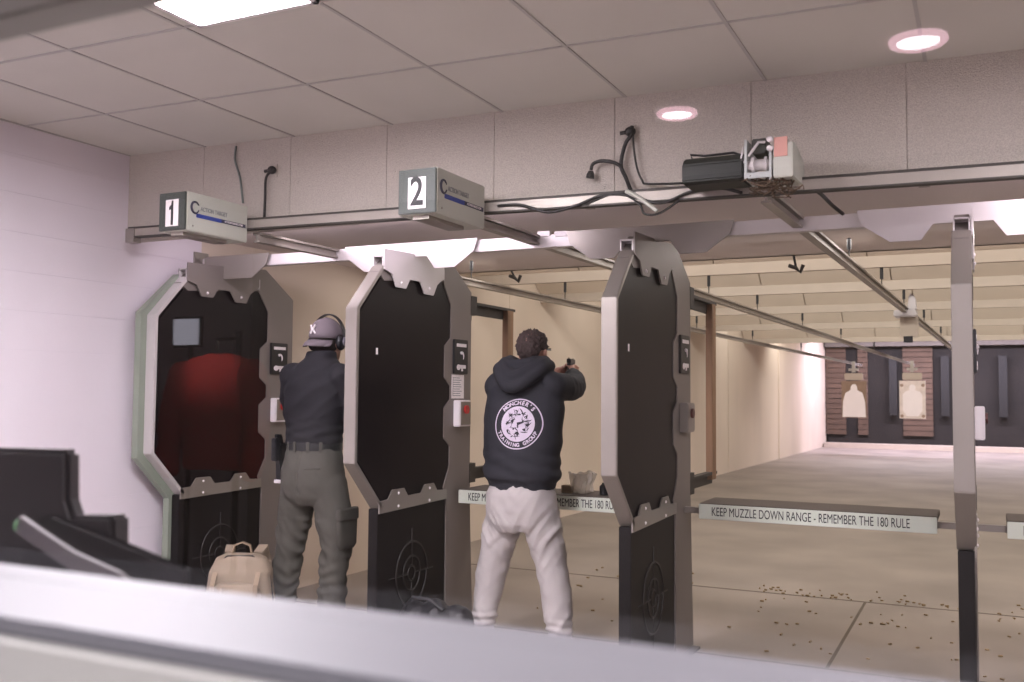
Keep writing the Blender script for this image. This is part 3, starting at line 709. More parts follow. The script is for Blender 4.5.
for pts in (((-.02, .06), (.20, .10), (.30, .20), (.24, .04), (.10, -.02), (.02, -.05)), ((-.12, -.42), (-.02, -.30), (.06, -.29), (.14, -.42), (.08, -.40), (.05, -.52), (.0, -.40)),
            ((-.42, .30), (-.25, .38), (-.10, .36), (-.22, .33)), ((-.5, .0), (-.42, .1), (-.34, .06), (-.44, -.05)), ((.3, -.02), (.5, .02), (.44, -.1)), ((.30, .30), (.42, .38), (.40, .22)),
            ((-.05, .38), (.08, .42), (.16, .36), (.05, .34)), ((-.44, -.25), (-.36, -.2), (-.34, -.4)), ((.22, -.2), (.34, -.16), (.38, -.3), (.28, -.26)), ((.0, .02), (.06, .0), (.06, -.16), (.01, -.14)),
            ((-.30, .12), (-.18, .18), (-.14, .10), (-.24, .06)), ((-.2, -.2), (-.1, -.14), (-.12, -.24))): blob(pts)
for _ in range(34):                                                  # fine drawn lines of the badge
    a, rr, th = r.uniform(0, 2*PI), .62*math.sqrt(r.random()), r.uniform(0, PI); L = r.uniform(.06, .16); w = r.uniform(.012, .026); bend = r.uniform(-.06, .06)
    cxx, czz = rr*math.cos(a), rr*math.sin(a); d = Vector((math.cos(th), math.sin(th))); nn = Vector((-d.y, d.x)); up_, dn = [], []
    for i in range(7):
        u = i/6*2-1; q_ = Vector((cxx, czz))*(.85)+d*L*u+nn*bend*(1-u*u); ww = w*(1-u*u*.8)
        up_.append(q_+nn*ww); dn.append(q_-nn*ww)
    P_ = [(ex+p.x*ER, ez+p.y*ER) for p in up_+dn]
    decal('badge_mark', P_, [(i, i+1, 8+i, 7+i) for i in range(6)], M_pdark, .0055)
def arc_text(s, a0, a1, rad, size, flip):
    n = len(s)
    for i, ch in enumerate(s):
        if ch == ' ': continue
        a = a0+(a1-a0)*i/(n-1); me = textmesh(ch, size, .0012, 1.0, 0.)
        up = Vector((math.cos(a), math.sin(a)))*(-1 if flip else 1); rt = Vector((up.y, -up.x))
        V = []
        for v in me.vertices:
            q = rt*v.co.x+up*v.co.y; V.append((ex+rad*math.cos(a)+q.x, ez+rad*math.sin(a)+q.y))
        decal('badge_letter', V, [list(p.vertices) for p in me.polygons], M_print, .0045)
arc_text(BADGE_TOP, math.radians(135), math.radians(45), ER*.83, .030, False)
arc_text(BADGE_BOT, math.radians(205), math.radians(335), ER*.83, .027, True)
# trousers
def fold3(v, n):
    s = 1 if v.x > 0 else -1; k = 1 if v.z < .62 else .5
    d = .006*nz((v.x*6, v.y*6, v.z*6))+.006*k*nz((v.x*9, v.y*9, v.z*24+s*v.x*20))
    d += .010*rg((v.x*5+4, v.y*5, v.z*9-s*v.x*14))*(1 if v.z > .3 else 1.3)
    d += .007*max(0, 1-abs(v.z-.13)/.10)*math.sin(v.z*150+4*nz((v.x*7, v.y*7, 0)))
    d += .008*max(0, 1-abs(v.z-.66)/.12)*nz((v.x*8, 3, v.z*30-abs(v.x)*40))
    return d
b = MB(); column_(b, [(.93, (0, -.005), .178, .135), (.86, (0, -.01), .200, .152), (.78, (0, -.012), .205, .152), (.70, (0, -.01), .195, .14), (.655, (0, -.005), .165, .115)])
for s in (1, -1):
    limb(b, [((s*.098, -.005, .80), .112), ((s*.135, .0, .64), .104), ((s*.180, .012, .46), .088), ((s*.215, .0, .28), .080), ((s*.240, -.02, .11), .070), ((s*.245, -.022, .075), .062)])
put('trousers', remesh(b, .0085, 4, fold3), mat('trouser_fleece', '#b6b0ae', .9, 0, var=.05, scale=5, bump=.2, bscale=260), t)
for s in (-1, 1):
    b = MB(); shoe(b, (s*.248, .02), -s*.22); put('shoe', remesh(b, .006, 2), mat('pale_sneaker', '#c9c2bc', .6), t)
# hair, ear defenders, glasses
def hair(c, rad, low, curl, m, name='hair'):
    b = bmesh.new(); bmesh.ops.create_icosphere(b, subdivisions=5, radius=1)
    for v in b.verts:
        u = v.co.copy(); face = max(0, u.y-.25)*1.6*max(0, min(1, (.45-u.z)*2.5)); nape = max(0, -(u.z+low))*2
        side = max(0, min(1, (-.02-u.z)*4))*max(0, min(1, (u.y+.62)*3))*.3 if low < .8 else 0
        k = 1-min(.4, face+side)-min(.3, nape)
        p = Vector((u.x*rad[0], u.y*rad[1], u.z*rad[2]))*k
        if k > .93: p += u*(curl*(1-2.2*noise.voronoi(p*75)[0][0])+curl*.5*nz(p*35))
        v.co = p+Vector(c)
    me = bpy.data.meshes.new(name); b.to_mesh(me); b.free()
    for p in me.polygons: p.use_smooth = True
    return me
me = hair(Vector(HC)+Vector((0, -.012, .028)), (.090, .110, .108), .62, .013, None); put('hair', me, mat('curly_hair', '#3a2d2a', .7, 0, var=.55, scale=90, bump=.8, bscale=120), t)
W2 = lambda v: P2+Vector(HC)+Vector(v)
b = MB()
for s in (-1, 1):
    b.tube([W2((s*.084, -.01, .016)), W2((s*.082, .05, .018)), W2((s*.066, .098, .018))], .0035, 8)
b.tube([W2((-.066, .098, .026)), W2((-.03, .112, .028)), W2((0, .114, .024)), W2((.03, .112, .028)), W2((.066, .098, .026))], .0035, 8)
b.build('glasses_frame', M_blk, t)
# pistol
g = thing('pistol', tuple(P2+G), 'black pistol held in both hands by the person in the hoodie', 'pistol')
q = P2+G
b = MB(); b.box(q.x-.013, q.x+.013, q.y-.05, q.y+.14, q.z+.046, q.z+.074); sl_ = b.build('slide', mat('pistol_black', '#15161a', .35, .3), g, bevel=.003)
b = MB(); b.box(q.x-.003, q.x+.003, q.y-.045, q.y-.038, q.z+.074, q.z+.081); b.box(q.x-.002, q.x+.002, q.y+.125, q.y+.132, q.z+.074, q.z+.082)
b.build('rear_sight', M_blk, sl_)
b = MB(); b.prism([(q.y-.04, q.z+.046), (q.y+.12, q.z+.046), (q.y+.12, q.z+.032), (q.y+.03, q.z+.03), (q.y+.012, q.z-.06), (q.y-.032, q.z-.062), (q.y-.018, q.z+.02), (q.y-.045, q.z+.034)], 'x', q.x-.012, q.x+.012); b.build('grip_frame', M_blk, g, bevel=.003)
b = MB(); b.tube([(q.x, q.y+.022, q.z+.03), (q.x, q.y+.028, q.z+.008), (q.x, q.y+.058, q.z+.008), (q.x, q.y+.07, q.z+.032)], .003, 8); b.build('trigger_guard', M_blk, g)

g.rotation_euler.z = .24
# ---------------------------------------------------------------- shooter in the cap
P1 = Vector((-3.485, 4.55, 0))
t = thing('person', tuple(P1), 'person in a grey backward cap, navy shirt and cargo trousers at the left stall', 'person')
HC = (-.01, .115, 1.715)
WR, WL = Vector((.07, .43, 1.26)), Vector((-.09, .43, 1.25))
b = MB(); head(b, HC, (0, .03, 1.52))
column_(b, [(.90, (0, .0), .14, .10), (1.1, (0, .0), .14, .09), (1.3, (0, .01), .16, .10), (1.46, (0, .02), .15, .085), (1.54, (0, .03), .07, .07)])
for s, w in ((1, WR), (-1, WL)):
    limb(b, [((s*.165, .02, 1.49), .055), ((s*.205, .12, 1.20), .04), (w, .026)])
    limb(b, [((s*.09, 0, .92), .07), ((s*.15-(.02 if s < 0 else 0), .01, .5), .042), ((s*.15-(.055 if s < 0 else 0), -.02, .09), .035)])
    fx = s*.15-(.05 if s < 0 else 0); b.loft([((fx, -.05, .05), UX, UZ, .03, .04), ((fx, .04, .04), UX, UZ, .035, .03), ((fx, .12, .03), UX, UZ, .03, .02)], 10)
    hand(b, w, (-s*.35, .9, .15), (-s*.8, -.2, -.3), -s if False else s, .75)
put('body', remesh(b, .0046, 2), M_skin, t); eyes(HC, t)
def fold1(v, n):
    low = max(0, 1-abs(v.z-1.19)/.10)
    d = .006*nz((v.x*5, v.y*5, v.z*8))+.007*low*nz((v.x*4, v.y*4, v.z*40+v.x*9))+.004*low*math.sin((v.z-v.x*.25)*110)
    d += .010*rg((v.x*3+7, v.y*3, v.z*10-v.x*7))
    if abs(v.x) > .2: d += .006*nz((v.x*14, v.y*14, v.z*22))
    return d
b = MB(); column_(b, [(1.085, (0, 0), .158, .118), (1.12, (0, -.002), .170, .126), (1.16, (0, -.004), .176, .132), (1.22, (0, -.002), .172, .126), (1.35, (0, .0), .200, .130), (1.45, (0, .01), .205, .125), (1.525, (0, .02), .185, .108), (1.575, (0, .03), .135, .09), (1.61, (0, .04), .09, .08), (1.652, (0, .048), .080, .078)])
for s, w in ((1, WR), (-1, WL)):
    limb(b, [((s*.165, .015, 1.495), .087), ((s*.205, .05, 1.36), .068), ((s*.205, .12, 1.20), .056), ((s*.17, .28, 1.22), .052), (w+Vector((s*.02, -.05, -.005)), .040)])
put('shirt', remesh(b, .0085, 4, fold1), mat('navy_shirt', '#0f0e17', .8, 0, var=.12, scale=6, bump=.2, bscale=300), t)
def fold4(v, n):
    d = .006*nz((v.x*7, v.y*7, v.z*7))+.008*nz((v.x*8+5, v.y*8, v.z*20+v.x*16))*(1 if v.z < .75 else .35)
    d += .013*rg((v.x*6+1, v.y*6, v.z*9+v.x*12))*(1.2 if v.z < .7 else .4)
    d += .006*max(0, 1-abs(v.z-.30)/.25)*math.sin(v.z*95+5*nz((v.x*8, v.y*8, v.z*3)))
    d -= .012*max(0, 1-abs(v.x)/.012)*(1 if v.y < 0 and v.z > .84 else 0)
    return d
b = MB(); column_(b, [(1.115, (0, 0), .160, .12), (1.05, (0, -.005), .176, .134), (.97, (0, -.012), .190, .150), (.89, (0, -.012), .192, .15), (.82, (0, -.008), .178, .135), (.775, (0, 0), .15, .11)])
for s in (1, -1):
    o = .0 if s > 0 else .035
    e = .03 if s > 0 else 0
    limb(b, [((s*(.092+e*.5), -.008, .88), .112), ((s*(.115+o*.4+e), .0, .72), .102), ((s*(.135+o+e*.6), .012, .52), .086), ((s*(.145+o*1.5), -.005, .30), .080), ((s*(.15+o*1.6), -.02, .11), .076), ((s*(.15+o*1.6), -.02, .07), .072)])
M_cargo = mat('cargo_cloth', '#4b4943', .85, 0, var=.12, scale=6, bump=.25, bscale=240)
tr_ = put('trousers', remesh(b, .0085, 4, fold4), M_cargo, t)
W1 = lambda v: P1+Vector(v)
b = MB(); b.loft([(W1((.236, .0, z)), UY, UX, a, .018, 3.5) for z, a in ((.54, .06), (.56, .085), (.70, .09), (.745, .088))], 18); b.build('cargo_pocket', M_cargo, tr_, smooth=True)
b = MB(); b.loft([(W1((.238, .0, z)), UY, UX, a, .023, 3.5) for z, a in ((.70, .095), (.705, .098), (.755, .096), (.765, .09))], 18); b.build('pocket_flap', M_cargo, tr_, smooth=True)
for pts in ([(-.10, -.135, .99), (-.02, -.152, .985)], [(.05, -.152, .985), (.14, -.125, .99)]):
    b = MB(); b.tube([W1(p) for p in pts], .004, 6); b.build('pocket_seam', M_cargo, tr_)
def ring(z0, z1, rx, ry, th, cy=0.):
    b = MB(); n = 48; V = []
    for z, k in ((z0, 0), (z1, 0), (z1, th), (z0, th)):
        V.append([b.b.verts.new(W1(((rx+k)*math.cos(2*PI*i/n), cy+(ry+k)*math.sin(2*PI*i/n), z))) for i in range(n)])
    for j in range(4):
        A, B = V[j], V[(j+1) % 4]
        for i in range(n): b.b.faces.new((A[i], A[(i+1) % n], B[(i+1) % n], B[i]))
    return b
bel = ring(1.085, 1.128, .166, .126, .008).build('belt', M_blk, t)
for a in (-.62, -.22, .30, .75):
    x, y = .176*math.sin(a), -.136*math.cos(a)
    b = MB(); b.box(-.009, .009, -.004, .004, -.03, .03, Matrix.Translation(W1((x, y, 1.105))) @ Matrix.Rotation(a, 4, 'Z')); b.build('belt_loop', M_cargo, bel, bevel=.001)
b = MB(); b.prism([(-.06, 1.12), (.05, 1.12), (.055, 1.05), (.02, 1.0), (.015, .90), (-.045, .90), (-.05, 1.0), (-.065, 1.05)], 'x', 0, .045); b.b.transform(Matrix.Translation(W1((-.245, .0, 0)))); h = b.build('holster', M_blk, t, bevel=.008)
b = MB(); b.prism([(-.075, 1.17), (-.03, 1.17), (.0, 1.06), (-.05, 1.05)], 'x', .01, .035); b.b.transform(Matrix.Translation(W1((-.245, .0, 0)))); b.build('holstered_grip', mat('pistol_black', '#15161a', .35), h, bevel=.004)
b = MB(); b.box(-.25, -.205, -.05, .02, .885, .905); b.b.transform(Matrix.Translation(P1)); b.build('holster_tip', M_white, h, bevel=.002)
b = MB(); b.box(-.215, -.18, -.125, -.085, 1.02, 1.15); b.b.transform(Matrix.Translation(P1)); b.build('magazine_pouch', M_blk, t, bevel=.005)
for s in (-1, 1):
    b = MB(); shoe(b, (s*.15-(.05 if s < 0 else 0), .02), -s*.2); put('boot', remesh(b, .006, 2), mat('dark_boot', '#2b2724', .6), t)
me = hair(Vector(HC)+Vector((0, -.012, .018)), (.080, .102, .112), .95, .002, None); put('hair', me, mat('short_hair', '#211a17', .8, 0, var=.3, scale=70), t)
# cap worn back to front
cc = Vector(HC)+Vector((0, -.008, .03))
b = bmesh.new(); bmesh.ops.create_icosphere(b, subdivisions=4, radius=1)
for v in b.verts:
    u = v.co.copy(); k = 1.0
    if u.z < -.12: u.z = -.12+(u.z+.12)*.05; k = .96
    p = Vector((u.x*.092, u.y*.116, u.z*.112))*k
    v.co = cc+p+u*.003*nz(p*30)
me = bpy.data.meshes.new('cap_crown'); b.to_mesh(me); b.free()
for p in me.polygons: p.use_smooth = True
M_cap = mat('cap_cloth', '#6b6268', .85, 0, var=.1, scale=12, bump=.2, bscale=240)
cap = put('cap', me, M_cap, t)
b = MB(); n = 16; A = []
for j, (rx, ry, dz) in enumerate(((.090, .112, -.004), (.098, .140, -.018), (.088, .172, -.040), (.087, .172, -.046), (.097, .138, -.025), (.088, .108, -.012))):
    row = []
    for i in range(n+1):
        a = math.radians(-70+140*i/n); row.append(b.b.verts.new(P1+cc+Vector((rx*math.sin(a)-.012, -ry*math.cos(a)*(1 if j in (0, 5) else 1), dz-.015*(math.cos(a)) + .012*abs(math.sin(a))*-1))))
    A.append(row)
for j in range(6):
    for i in range(n): b.b.faces.new((A[j][i], A[j][i+1], A[(j+1) % 6][i+1], A[(j+1) % 6][i]))
b.b.faces.new([A[j][0] for j in range(6)]); b.b.faces.new([A[j][n] for j in range(5, -1, -1)])
b.build('cap_brim', M_cap, cap, smooth=True)
b = MB(); f = lambda x, z: P1+cc+Vector((x, -.1165+.5*x*x*8+abs(z-.03)*.1, z))
b.tube([f(-.030, .062), f(-.020, .046), f(-.012, .040), f(-.004, .046), f(.006, .062)], .0055, 6)
b.tube([f(-.030, .012), f(-.020, .028), f(-.012, .034), f(-.004, .028), f(.006, .012)], .0055, 6)
b.tube([f(-.022, .037), f(-.002, .037)], .006, 6)
b.build('cap_emblem', M_white, cap)
b = MB(); b.ball(P1+cc+Vector((0, -.006, .112)), (.008, .008, .004), 10, 6); b.build('cap_button', M_cap, cap)
M_m1 = mat('black_ear_cup', '#15151a', .35)
for s in (-1, 1):
    b = MB(); b.ball(P1+Vector(HC)+Vector((s*.100, -.002, -.006)), (.026, .038, .048), 16, 10); e = b.build('ear_cup', M_m1, t, smooth=True)
    b = MB(); b.ball(P1+Vector(HC)+Vector((s*.127, -.002, -.0)), (.004, .02, .026), 12, 8); b.build('ear_cup_badge', mat('cup_badge', '#8f8c96', .4), e, smooth=True)
b = MB(); P = [P1+Vector(HC)+Vector((.118*math.cos(a), .01, .0+.158*math.sin(a))) for a in [PI*i/24 for i in range(25)]]; b.strip(P, (0, 1, 0), -.012, .012, .008); b.build('head_band', M_m1, t)

# ---------------------------------------------------------------- bags on the floor
def lump(b, c, r, M=None): b.ball(c, r, 18, 12, M)
c0 = onZ(240, 612, 0); q = Vector((c0.x, c0.y, 0))
q = Vector((-3.70, 4.20, 0))
t = thing('backpack', tuple(q), 'tan backpack standing on the floor left of the person in the cap', 'backpack')
M_tan = mat('tan_canvas', '#8d7f6e', .85, 0, var=.1, scale=9, bump=.25, bscale=220)
M_tand = mat('tan_webbing', '#8b7a66', .85, 0, var=.08)
rz = Matrix.Rotation(math.radians(30), 4, 'Z') @ Matrix.Scale(1.14, 4)
def bagrings(w, d, zs, cy=0): return [(Vector((0, cy+dy, z)), UX, UY, w*k, d*k2, 3.2) for z, k, k2, dy in zs]
b = MB(); b.loft(bagrings(.16, .10, ((.0, .9, .9, 0), (.05, 1, 1, 0), (.25, 1, 1, 0), (.38, .93, .85, 0), (.44, .75, .6, .01), (.46, .5, .4, .01))), 24)
me = remesh(b, .008, 3, lambda v, n: .005*nz(v*14)); me.transform(rz); main = put('main_pack', me, M_tan, t)
b = MB(); b.loft(bagrings(.13, .055, ((.02, .9, .9, 0), (.06, 1, 1, 0), (.20, 1, 1, 0), (.30, .9, .8, .01), (.34, .6, .5, .02)), -.135), 24)
me = remesh(b, .008, 3, lambda v, n: .006*nz(v*16)); me.transform(rz); put('front_pocket', me, M_tan, t)
def rt(pts): return [q+(rz @ Vector(p)) for p in pts]
b = MB(); b.strip(rt([(-.05, .02, .455), (-.04, .02, .50), (.0, .02, .515), (.04, .02, .50), (.05, .02, .455)]), rz.to_3x3() @ UY, -.012, .012, .008); b.build('grab_handle', M_tand, t)
for s in (-1, 1):
    b = MB(); b.strip(rt([(s*.07, .06, .45), (s*.08, .13, .47), (s*.09, .17, .40), (s*.10, .15, .22), (s*.11, .10, .06)]), rz.to_3x3() @ UX, -.026, .026, .012); b.build('shoulder_strap', M_tan, t)
    b = MB(); b.strip(rt([(s*.10, -.10, .39), (s*.10, -.165, .34), (s*.10, -.195, .20), (s*.10, -.19, .06)]), rz.to_3x3() @ UX, -.012, .012, .006); b.build('webbing_strap', M_tand, t)
b = MB(); b.tube(rt([(-.155, -.03, .08), (-.16, -.03, .25), (-.14, -.03, .38), (-.06, -.035, .455), (.06, -.035, .455), (.14, -.03, .38), (.16, -.03, .25), (.155, -.03, .08)]), .005, 6); b.build('zip', M_dkrail, t)
b = MB(); b.tube(rt([(-.06, -.18, .33), (-.07, -.20, .28), (-.05, -.205, .24)]), [.012, .02, .008], 8); b.build('hanging_tassel', M_tand, t)
q = Vector((-2.70, 4.60, 0))
t = thing('duffel_bag', tuple(q), 'slumped black bag on the floor at the foot of the divider with the printed sheet', 'bag')
b = MB()
for dx, dy, rx, ry, rz_ in ((-.11, -.02, .10, .10, .15), (0, 0, .12, .10, .158), (.12, .03, .10, .09, .145), (.05, -.06, .10, .06, .11)): b.ball((dx, dy, rz_*.92), (rx, ry, rz_), 18, 12)
put('bag_body', remesh(b, .008, 3, lambda v, n: .012*nz(v*11)+.006*nz(v*28)), mat('bag_nylon', '#151316', .4, 0, var=.15, scale=12), t)
b = MB(); b.tube([q+Vector(p) for p in ((-.14, -.06, .27), (-.08, -.09, .32), (.02, -.09, .32), (.10, -.08, .27))], .010, 8); b.build('bag_handle', M_blk, t)
b = MB(); b.tube([q+Vector(p) for p in ((.09, -.10, .17), (.095, -.115, .13))], .007, 8); b.build('zip_pull', M_light_steel, t)
# crumpled clear bag and small box on the middle shelf
p = onY(582, 488, SHY+.15); zt = SHZ
t = thing('plastic_bag', (p.x, p.y, zt), 'crumpled clear plastic bag on the bench shelf beside the hoodie', 'plastic bag')
cb = bpy.data.materials.new('clear_plastic'); cb.use_nodes = True; bs = cb.node_tree.nodes['Principled BSDF']; bs.inputs['Base Color'].default_value = (.75, .70, .64, 1); bs.inputs['Alpha'].default_value = .45; bs.inputs['Roughness'].default_value = .25
b = MB(); b.loft([(Vector((0, 0, z)), UX, UY, a, c, 2) for z, a, c in ((.0, .05, .04), (.01, .06, .05), (.05, .065, .055), (.09, .075, .06), (.115, .085, .06), (.118, .08, .055), (.09, .06, .05), (.05, .05, .04))], 36)
for v in b.b.verts: v.co += Vector((nz(v.co*35), nz(v.co*35+Vector((9, 0, 0))), nz(v.co*30+Vector((0, 9, 0)))))*.018; v.co.z = max(v.co.z, .001)
b.b.transform(Matrix.Translation(t.location)); b.build('film', cb, t, smooth=False)
b = MB(); b.box(p.x-.12, p.x-.055, p.y-.03, p.y+.03, zt+.0005, zt+.045)
o = b.build('cartridge_box', mat('card_box', '#a8957c', .8), None, bevel=.002); tag(recentre(o), 'small tan box on the bench shelf left of the clear plastic bag', 'box')
p = onY(604, 488, SHY+.12)
b = MB(); b.loft([(Vector((p.x, p.y, zt+.0005+z)), UX, UY, a, a) for z, a in ((0, .024), (.004, .026), (.05, .026), (.056, .02), (.064, .012), (.07, .012))], 16)
o = b.build('small_bottle', M_blk, None, smooth=False); tag(recentre(o), 'small black bottle at the right end of the shelf behind the hoodie', 'bottle')
# ================================================================ viewing window and the room behind it
WY = .62
zl = onY(0, 562, WY).z                                              # top of the ledge
yg = onZ(0, 618, zl).y                                              # near edge of the ledge
zh = onY(0, 30, .60).z                                              # foot of the window head
WX0, WX1 = -3.6, 2.4
b = MB(); b.box(WX0-.3, WX1+.3, yg, WY, zl-.05, zl); b.build('window_ledge', M_ledge, None, bevel=.004, kind='structure')
b = MB(); b.box(WX0-.3, WX1+.3, yg-.012, yg+.001, zl-.045, zl-.012); b.box(WX0-.3, WX1+.3, yg-.004, yg+.02, zl-.1, zl-.05); b.build('trim_3', M_groove, None, kind='structure')
b = MB(); b.box(WX0-.3, WX1+.3, yg-.16, yg-.004, zl-.16, zl-.055); b.build('trim_4', mat('lower_ledge_lightened', '#d0ced1', .5, var=.02), None, bevel=.004, kind='structure')  # ledge paint lightened on this step to make up for weak light
b = MB(); b.box(WX0-.3, WX1+.3, .46, .60, 0, zl-.05); b.box(WX0-1, WX0, .46, .60, 0, 2.9); b.box(WX1, WX1+2, .46, .60, 0, 2.9); b.box(WX0, WX1, .46, .60, zh+.18, 2.9)
b.build('wall_window', M_wall, None, kind='structure')
b = MB(); b.box(WX0, WX1, .44, .62, zh, zh+.18); b.box(WX0, WX0+.06, .5, .6, zl, zh); b.box(WX1-.06, WX1, .5, .6, zl, zh); b.build('window_frame', M_frame, None, kind='structure')
g = bpy.data.materials.new('window_glass'); g.use_nodes = True; nt = g.node_tree; nt.nodes.remove(nt.nodes['Principled BSDF'])
tr = nt.nodes.new('ShaderNodeBsdfTransparent'); gl = nt.nodes.new('ShaderNodeBsdfGlossy'); gl.inputs['Roughness'].default_value = .0
fr = nt.nodes.new('ShaderNodeFresnel'); ge = nt.nodes.new('ShaderNodeNewGeometry'); mr = nt.nodes.new('ShaderNodeMapRange'); mr.inputs['To Min'].default_value = 1.5; mr.inputs['To Max'].default_value = 1/1.5; nt.links.new(ge.outputs['Backfacing'], mr.inputs['Value']); nt.links.new(mr.outputs[0], fr.inputs['IOR']); mx_ = nt.nodes.new('ShaderNodeMixShader')
nt.links.new(fr.outputs[0], mx_.inputs[0]); nt.links.new(tr.outputs[0], mx_.inputs[1]); nt.links.new(gl.outputs[0], mx_.inputs[2]); nt.links.new(mx_.outputs[0], nt.nodes['Material Output'].inputs[0])
GY = .575
b = MB(); b.box(WX0+.06, WX1-.06, GY, GY+.006, zl, zh); b.build('window_1', g, None, kind='structure')
# viewing room
M_vr = mat('viewing_room_wall', '#8f8a88', .8, var=.05)
b = MB(); b.box(XL-.2, XR+.2, -4.2, -4.0, 0, 2.9); b.build('wall_back', M_vr, None, kind='structure')
b = MB(); b.box(XL-.2, XR+.2, -4.2, .62, 2.62, 2.72); b.build('ceiling_viewing_room', M_ceil, None, kind='structure')
# ceiling cans of the viewing room: it is their mirror image that shows in the glass
for px, py, r, l in ((677, 113, .075, 'round ceiling light behind the camera, mirrored on the acoustic board'), (918, 40, .082, 'round ceiling light behind the camera, mirrored on the ceiling tiles'), (940, 161, .07, 'round ceiling light behind the camera, faint mirror image at the channel')):
    v = onZ(px, py, 2.615); y = 2*(GY+.003)-v.y
    t = thing('recessed_light', (v.x, y, 2.6), l, 'ceiling light', 'round ceiling lights of the viewing room')
    MB().cyl((v.x, y, 2.612), (v.x, y, 2.606), r*.82, 28).build('lens', emit('can_lens', (1, .86, .92), 22 if px < 935 else 9), t)
    b = MB(); P = [(v.x+r*math.cos(2*PI*i/32), y+r*math.sin(2*PI*i/32), 2.612) for i in range(33)]; b.tube(P, r*.16, 8); b.build('trim_ring', emit('can_ring_glow', (1, .6, .72), 7) if px < 935 else M_white, t)  # ring is no lamp; made to glow for the pink mirrored rim

# dark things behind the ledge at the left
t = thing('equipment_case', tuple(onY(40, 600, 1.0)), 'blurred black stepped case with a grey strap at the lower left, just behind the ledge', 'case')
zb = onY(40, 620, 1.0).z
def pp(pts, y): return [(onY(a, c, y).x, max(zb+.001, onY(a, c, y).z)) for a, c in pts]
M_case = mat('case_black', '#120c0d', .7, var=.2, scale=5)
MB().prism(pp([(-90, 446), (66, 450), (66, 500), (74, 524), (74, 620), (-90, 620)], 1.0), 'y', 1.0, 1.03).build('case_body', M_case, t, bevel=.008)
MB().prism(pp([(70, 516), (112, 516), (112, 620), (60, 620)], 1.0), 'y', 1.0, 1.035).build('end_pocket', M_case, t, bevel=.006)
MB().prism(pp([(30, 520), (52, 514), (186, 568), (190, 620), (10, 620), (20, 560)], .9), 'y', .9, .91).build('lid_flap', mat('case_lid', '#0b0607', .8), t, bevel=.006)
b = MB(); A = [onY(22, 516, .87), onY(42, 530, .865), onY(75, 552, .865), onY(120, 572, .87), onY(140, 590, .88)]
b.strip(A, (0, 1, 0), -.004, .004, .022); b.build('streak', mat('streak_grey', '#4f4a4c', .7), t)  # grey bar stands in for a pale reflected streak
MB().ball(onY(24, 527, .875), (.020, .005, .012), 14, 8).build('green_reflection', M_green, t)  # green ball stands in for a green reflection
MB().box(-2.1, -.98, .68, 1.1, zb-.03, zb).build('counter_top', M_blk, None)
o = bpy.data.objects['counter_top']; tag(recentre(o), 'narrow black counter under the dark stepped case', 'counter')
b = MB(); b.box(-2.05, -2.0, .72, 1.06, -zb+.03, 0); 
b.b.free()
cl = MB(); cl.box(-2.05, -2.0, .72, 1.06, 0, zb-.03); 
cl.box(-1.08, -1.03, .72, 1.06, 0, zb-.03); 
for c in cl.build_each('counter_leg', M_blk, o): c.matrix_parent_inverse = Matrix.Translation(-o.location)

# red jacket and stand, added behind the camera to cast the red reflection
v = onY(217, 385, 4.0); jx, jy, jz = v.x, 2*(GY+.003)-4.0, v.z
t = thing('added_red_jacket', (jx, jy, 1.0), 'made-up red jacket behind the camera, added for the red reflection over the left divider', 'jacket')
J0 = Vector((jx, jy, 0))
b = MB(); column_(b, [(jz-.45, (0, 0), .20, .10), (jz-.3, (0, 0), .21, .11), (jz-.05, (0, 0), .25, .11), (jz+.10, (0, 0), .25, .09), (jz+.145, (0, 0), .17, .06), (jz+.165, (0, 0), .08, .05)])
for s in (1, -1): limb(b, [((s*.24, 0, jz+.06), .08), ((s*.30, .02, jz-.2), .07), ((s*.29, .05, jz-.45), .06)])
put_ = remesh(b, .012, 3, lambda v, n: .012*rg((v.x*8, v.y*8, v.z*6)))
put_.transform(Matrix.Translation(J0-ORG[t.name])); put_.name = 'jacket_body'; link('jacket_body', put_, mat('red_cloth', '#c8362f', .8, var=.15, scale=5), t)
b = MB(); b.tube([J0+Vector((0, 0, jz+.18)), J0+Vector((0, 0, jz+.24))], .006, 6); b.build('hanger_hook', M_steel, t)
t = thing('added_coat_stand', (jx, jy-.16, 0), 'made-up dark coat stand behind the camera, holding the added red jacket', 'coat stand')  # stand made up to hold the added jacket
b = MB(); b.cyl((jx, jy-.16, 0), (jx, jy-.16, jz+.3), .018); b.build('pole', M_blk, t)
b = MB(); b.cyl((jx, jy-.16, 0), (jx, jy-.16, .025), .2, 24); b.build('base', M_blk, t)
b = MB(); b.tube([(jx, jy-.16, jz+.26), (jx, jy-.05, jz+.25), (jx, jy+.01, jz+.245)], .008); b.build('peg', M_blk, t)
v = onY(187, 332, 2*(GY+.003)+3.05)
t = thing('added_glow_panel', (v.x, -3.05, 0), 'made-up glowing panel behind the camera, added for the pale reflection over the left divider', 'glowing panel')  # glowing panel and pole made up for the pale reflection
MB().box(v.x-.09, v.x+.09, -3.055, -3.035, v.z-.075, v.z+.075).build('panel', emit('reflection_glow', (.88, .85, 1), 2.6), t)
MB().box(v.x-.105, v.x+.105, -3.07, -3.05, v.z-.09, v.z+.09).build('casing', M_blk, t)
MB().cyl((v.x, -3.085, .02), (v.x, -3.085, v.z), .015).build('pole', M_blk, t)
MB().cyl((v.x, -3.085, 0), (v.x, -3.085, .025), .12, 24).build('base', M_blk, t)
sp = bpy.data.lights.new('added_jacket_spot', 'SPOT'); sp.energy = LJ; sp.spot_size = math.radians(16); sp.spot_blend = .8; sp.shadow_soft_size = .08  # unseen spot added so the jacket shows in the glass
so = bpy.data.objects.new('added_jacket_spot', sp); C.objects.link(so); so.location = (jx+.3, jy+1.5, 2.5)
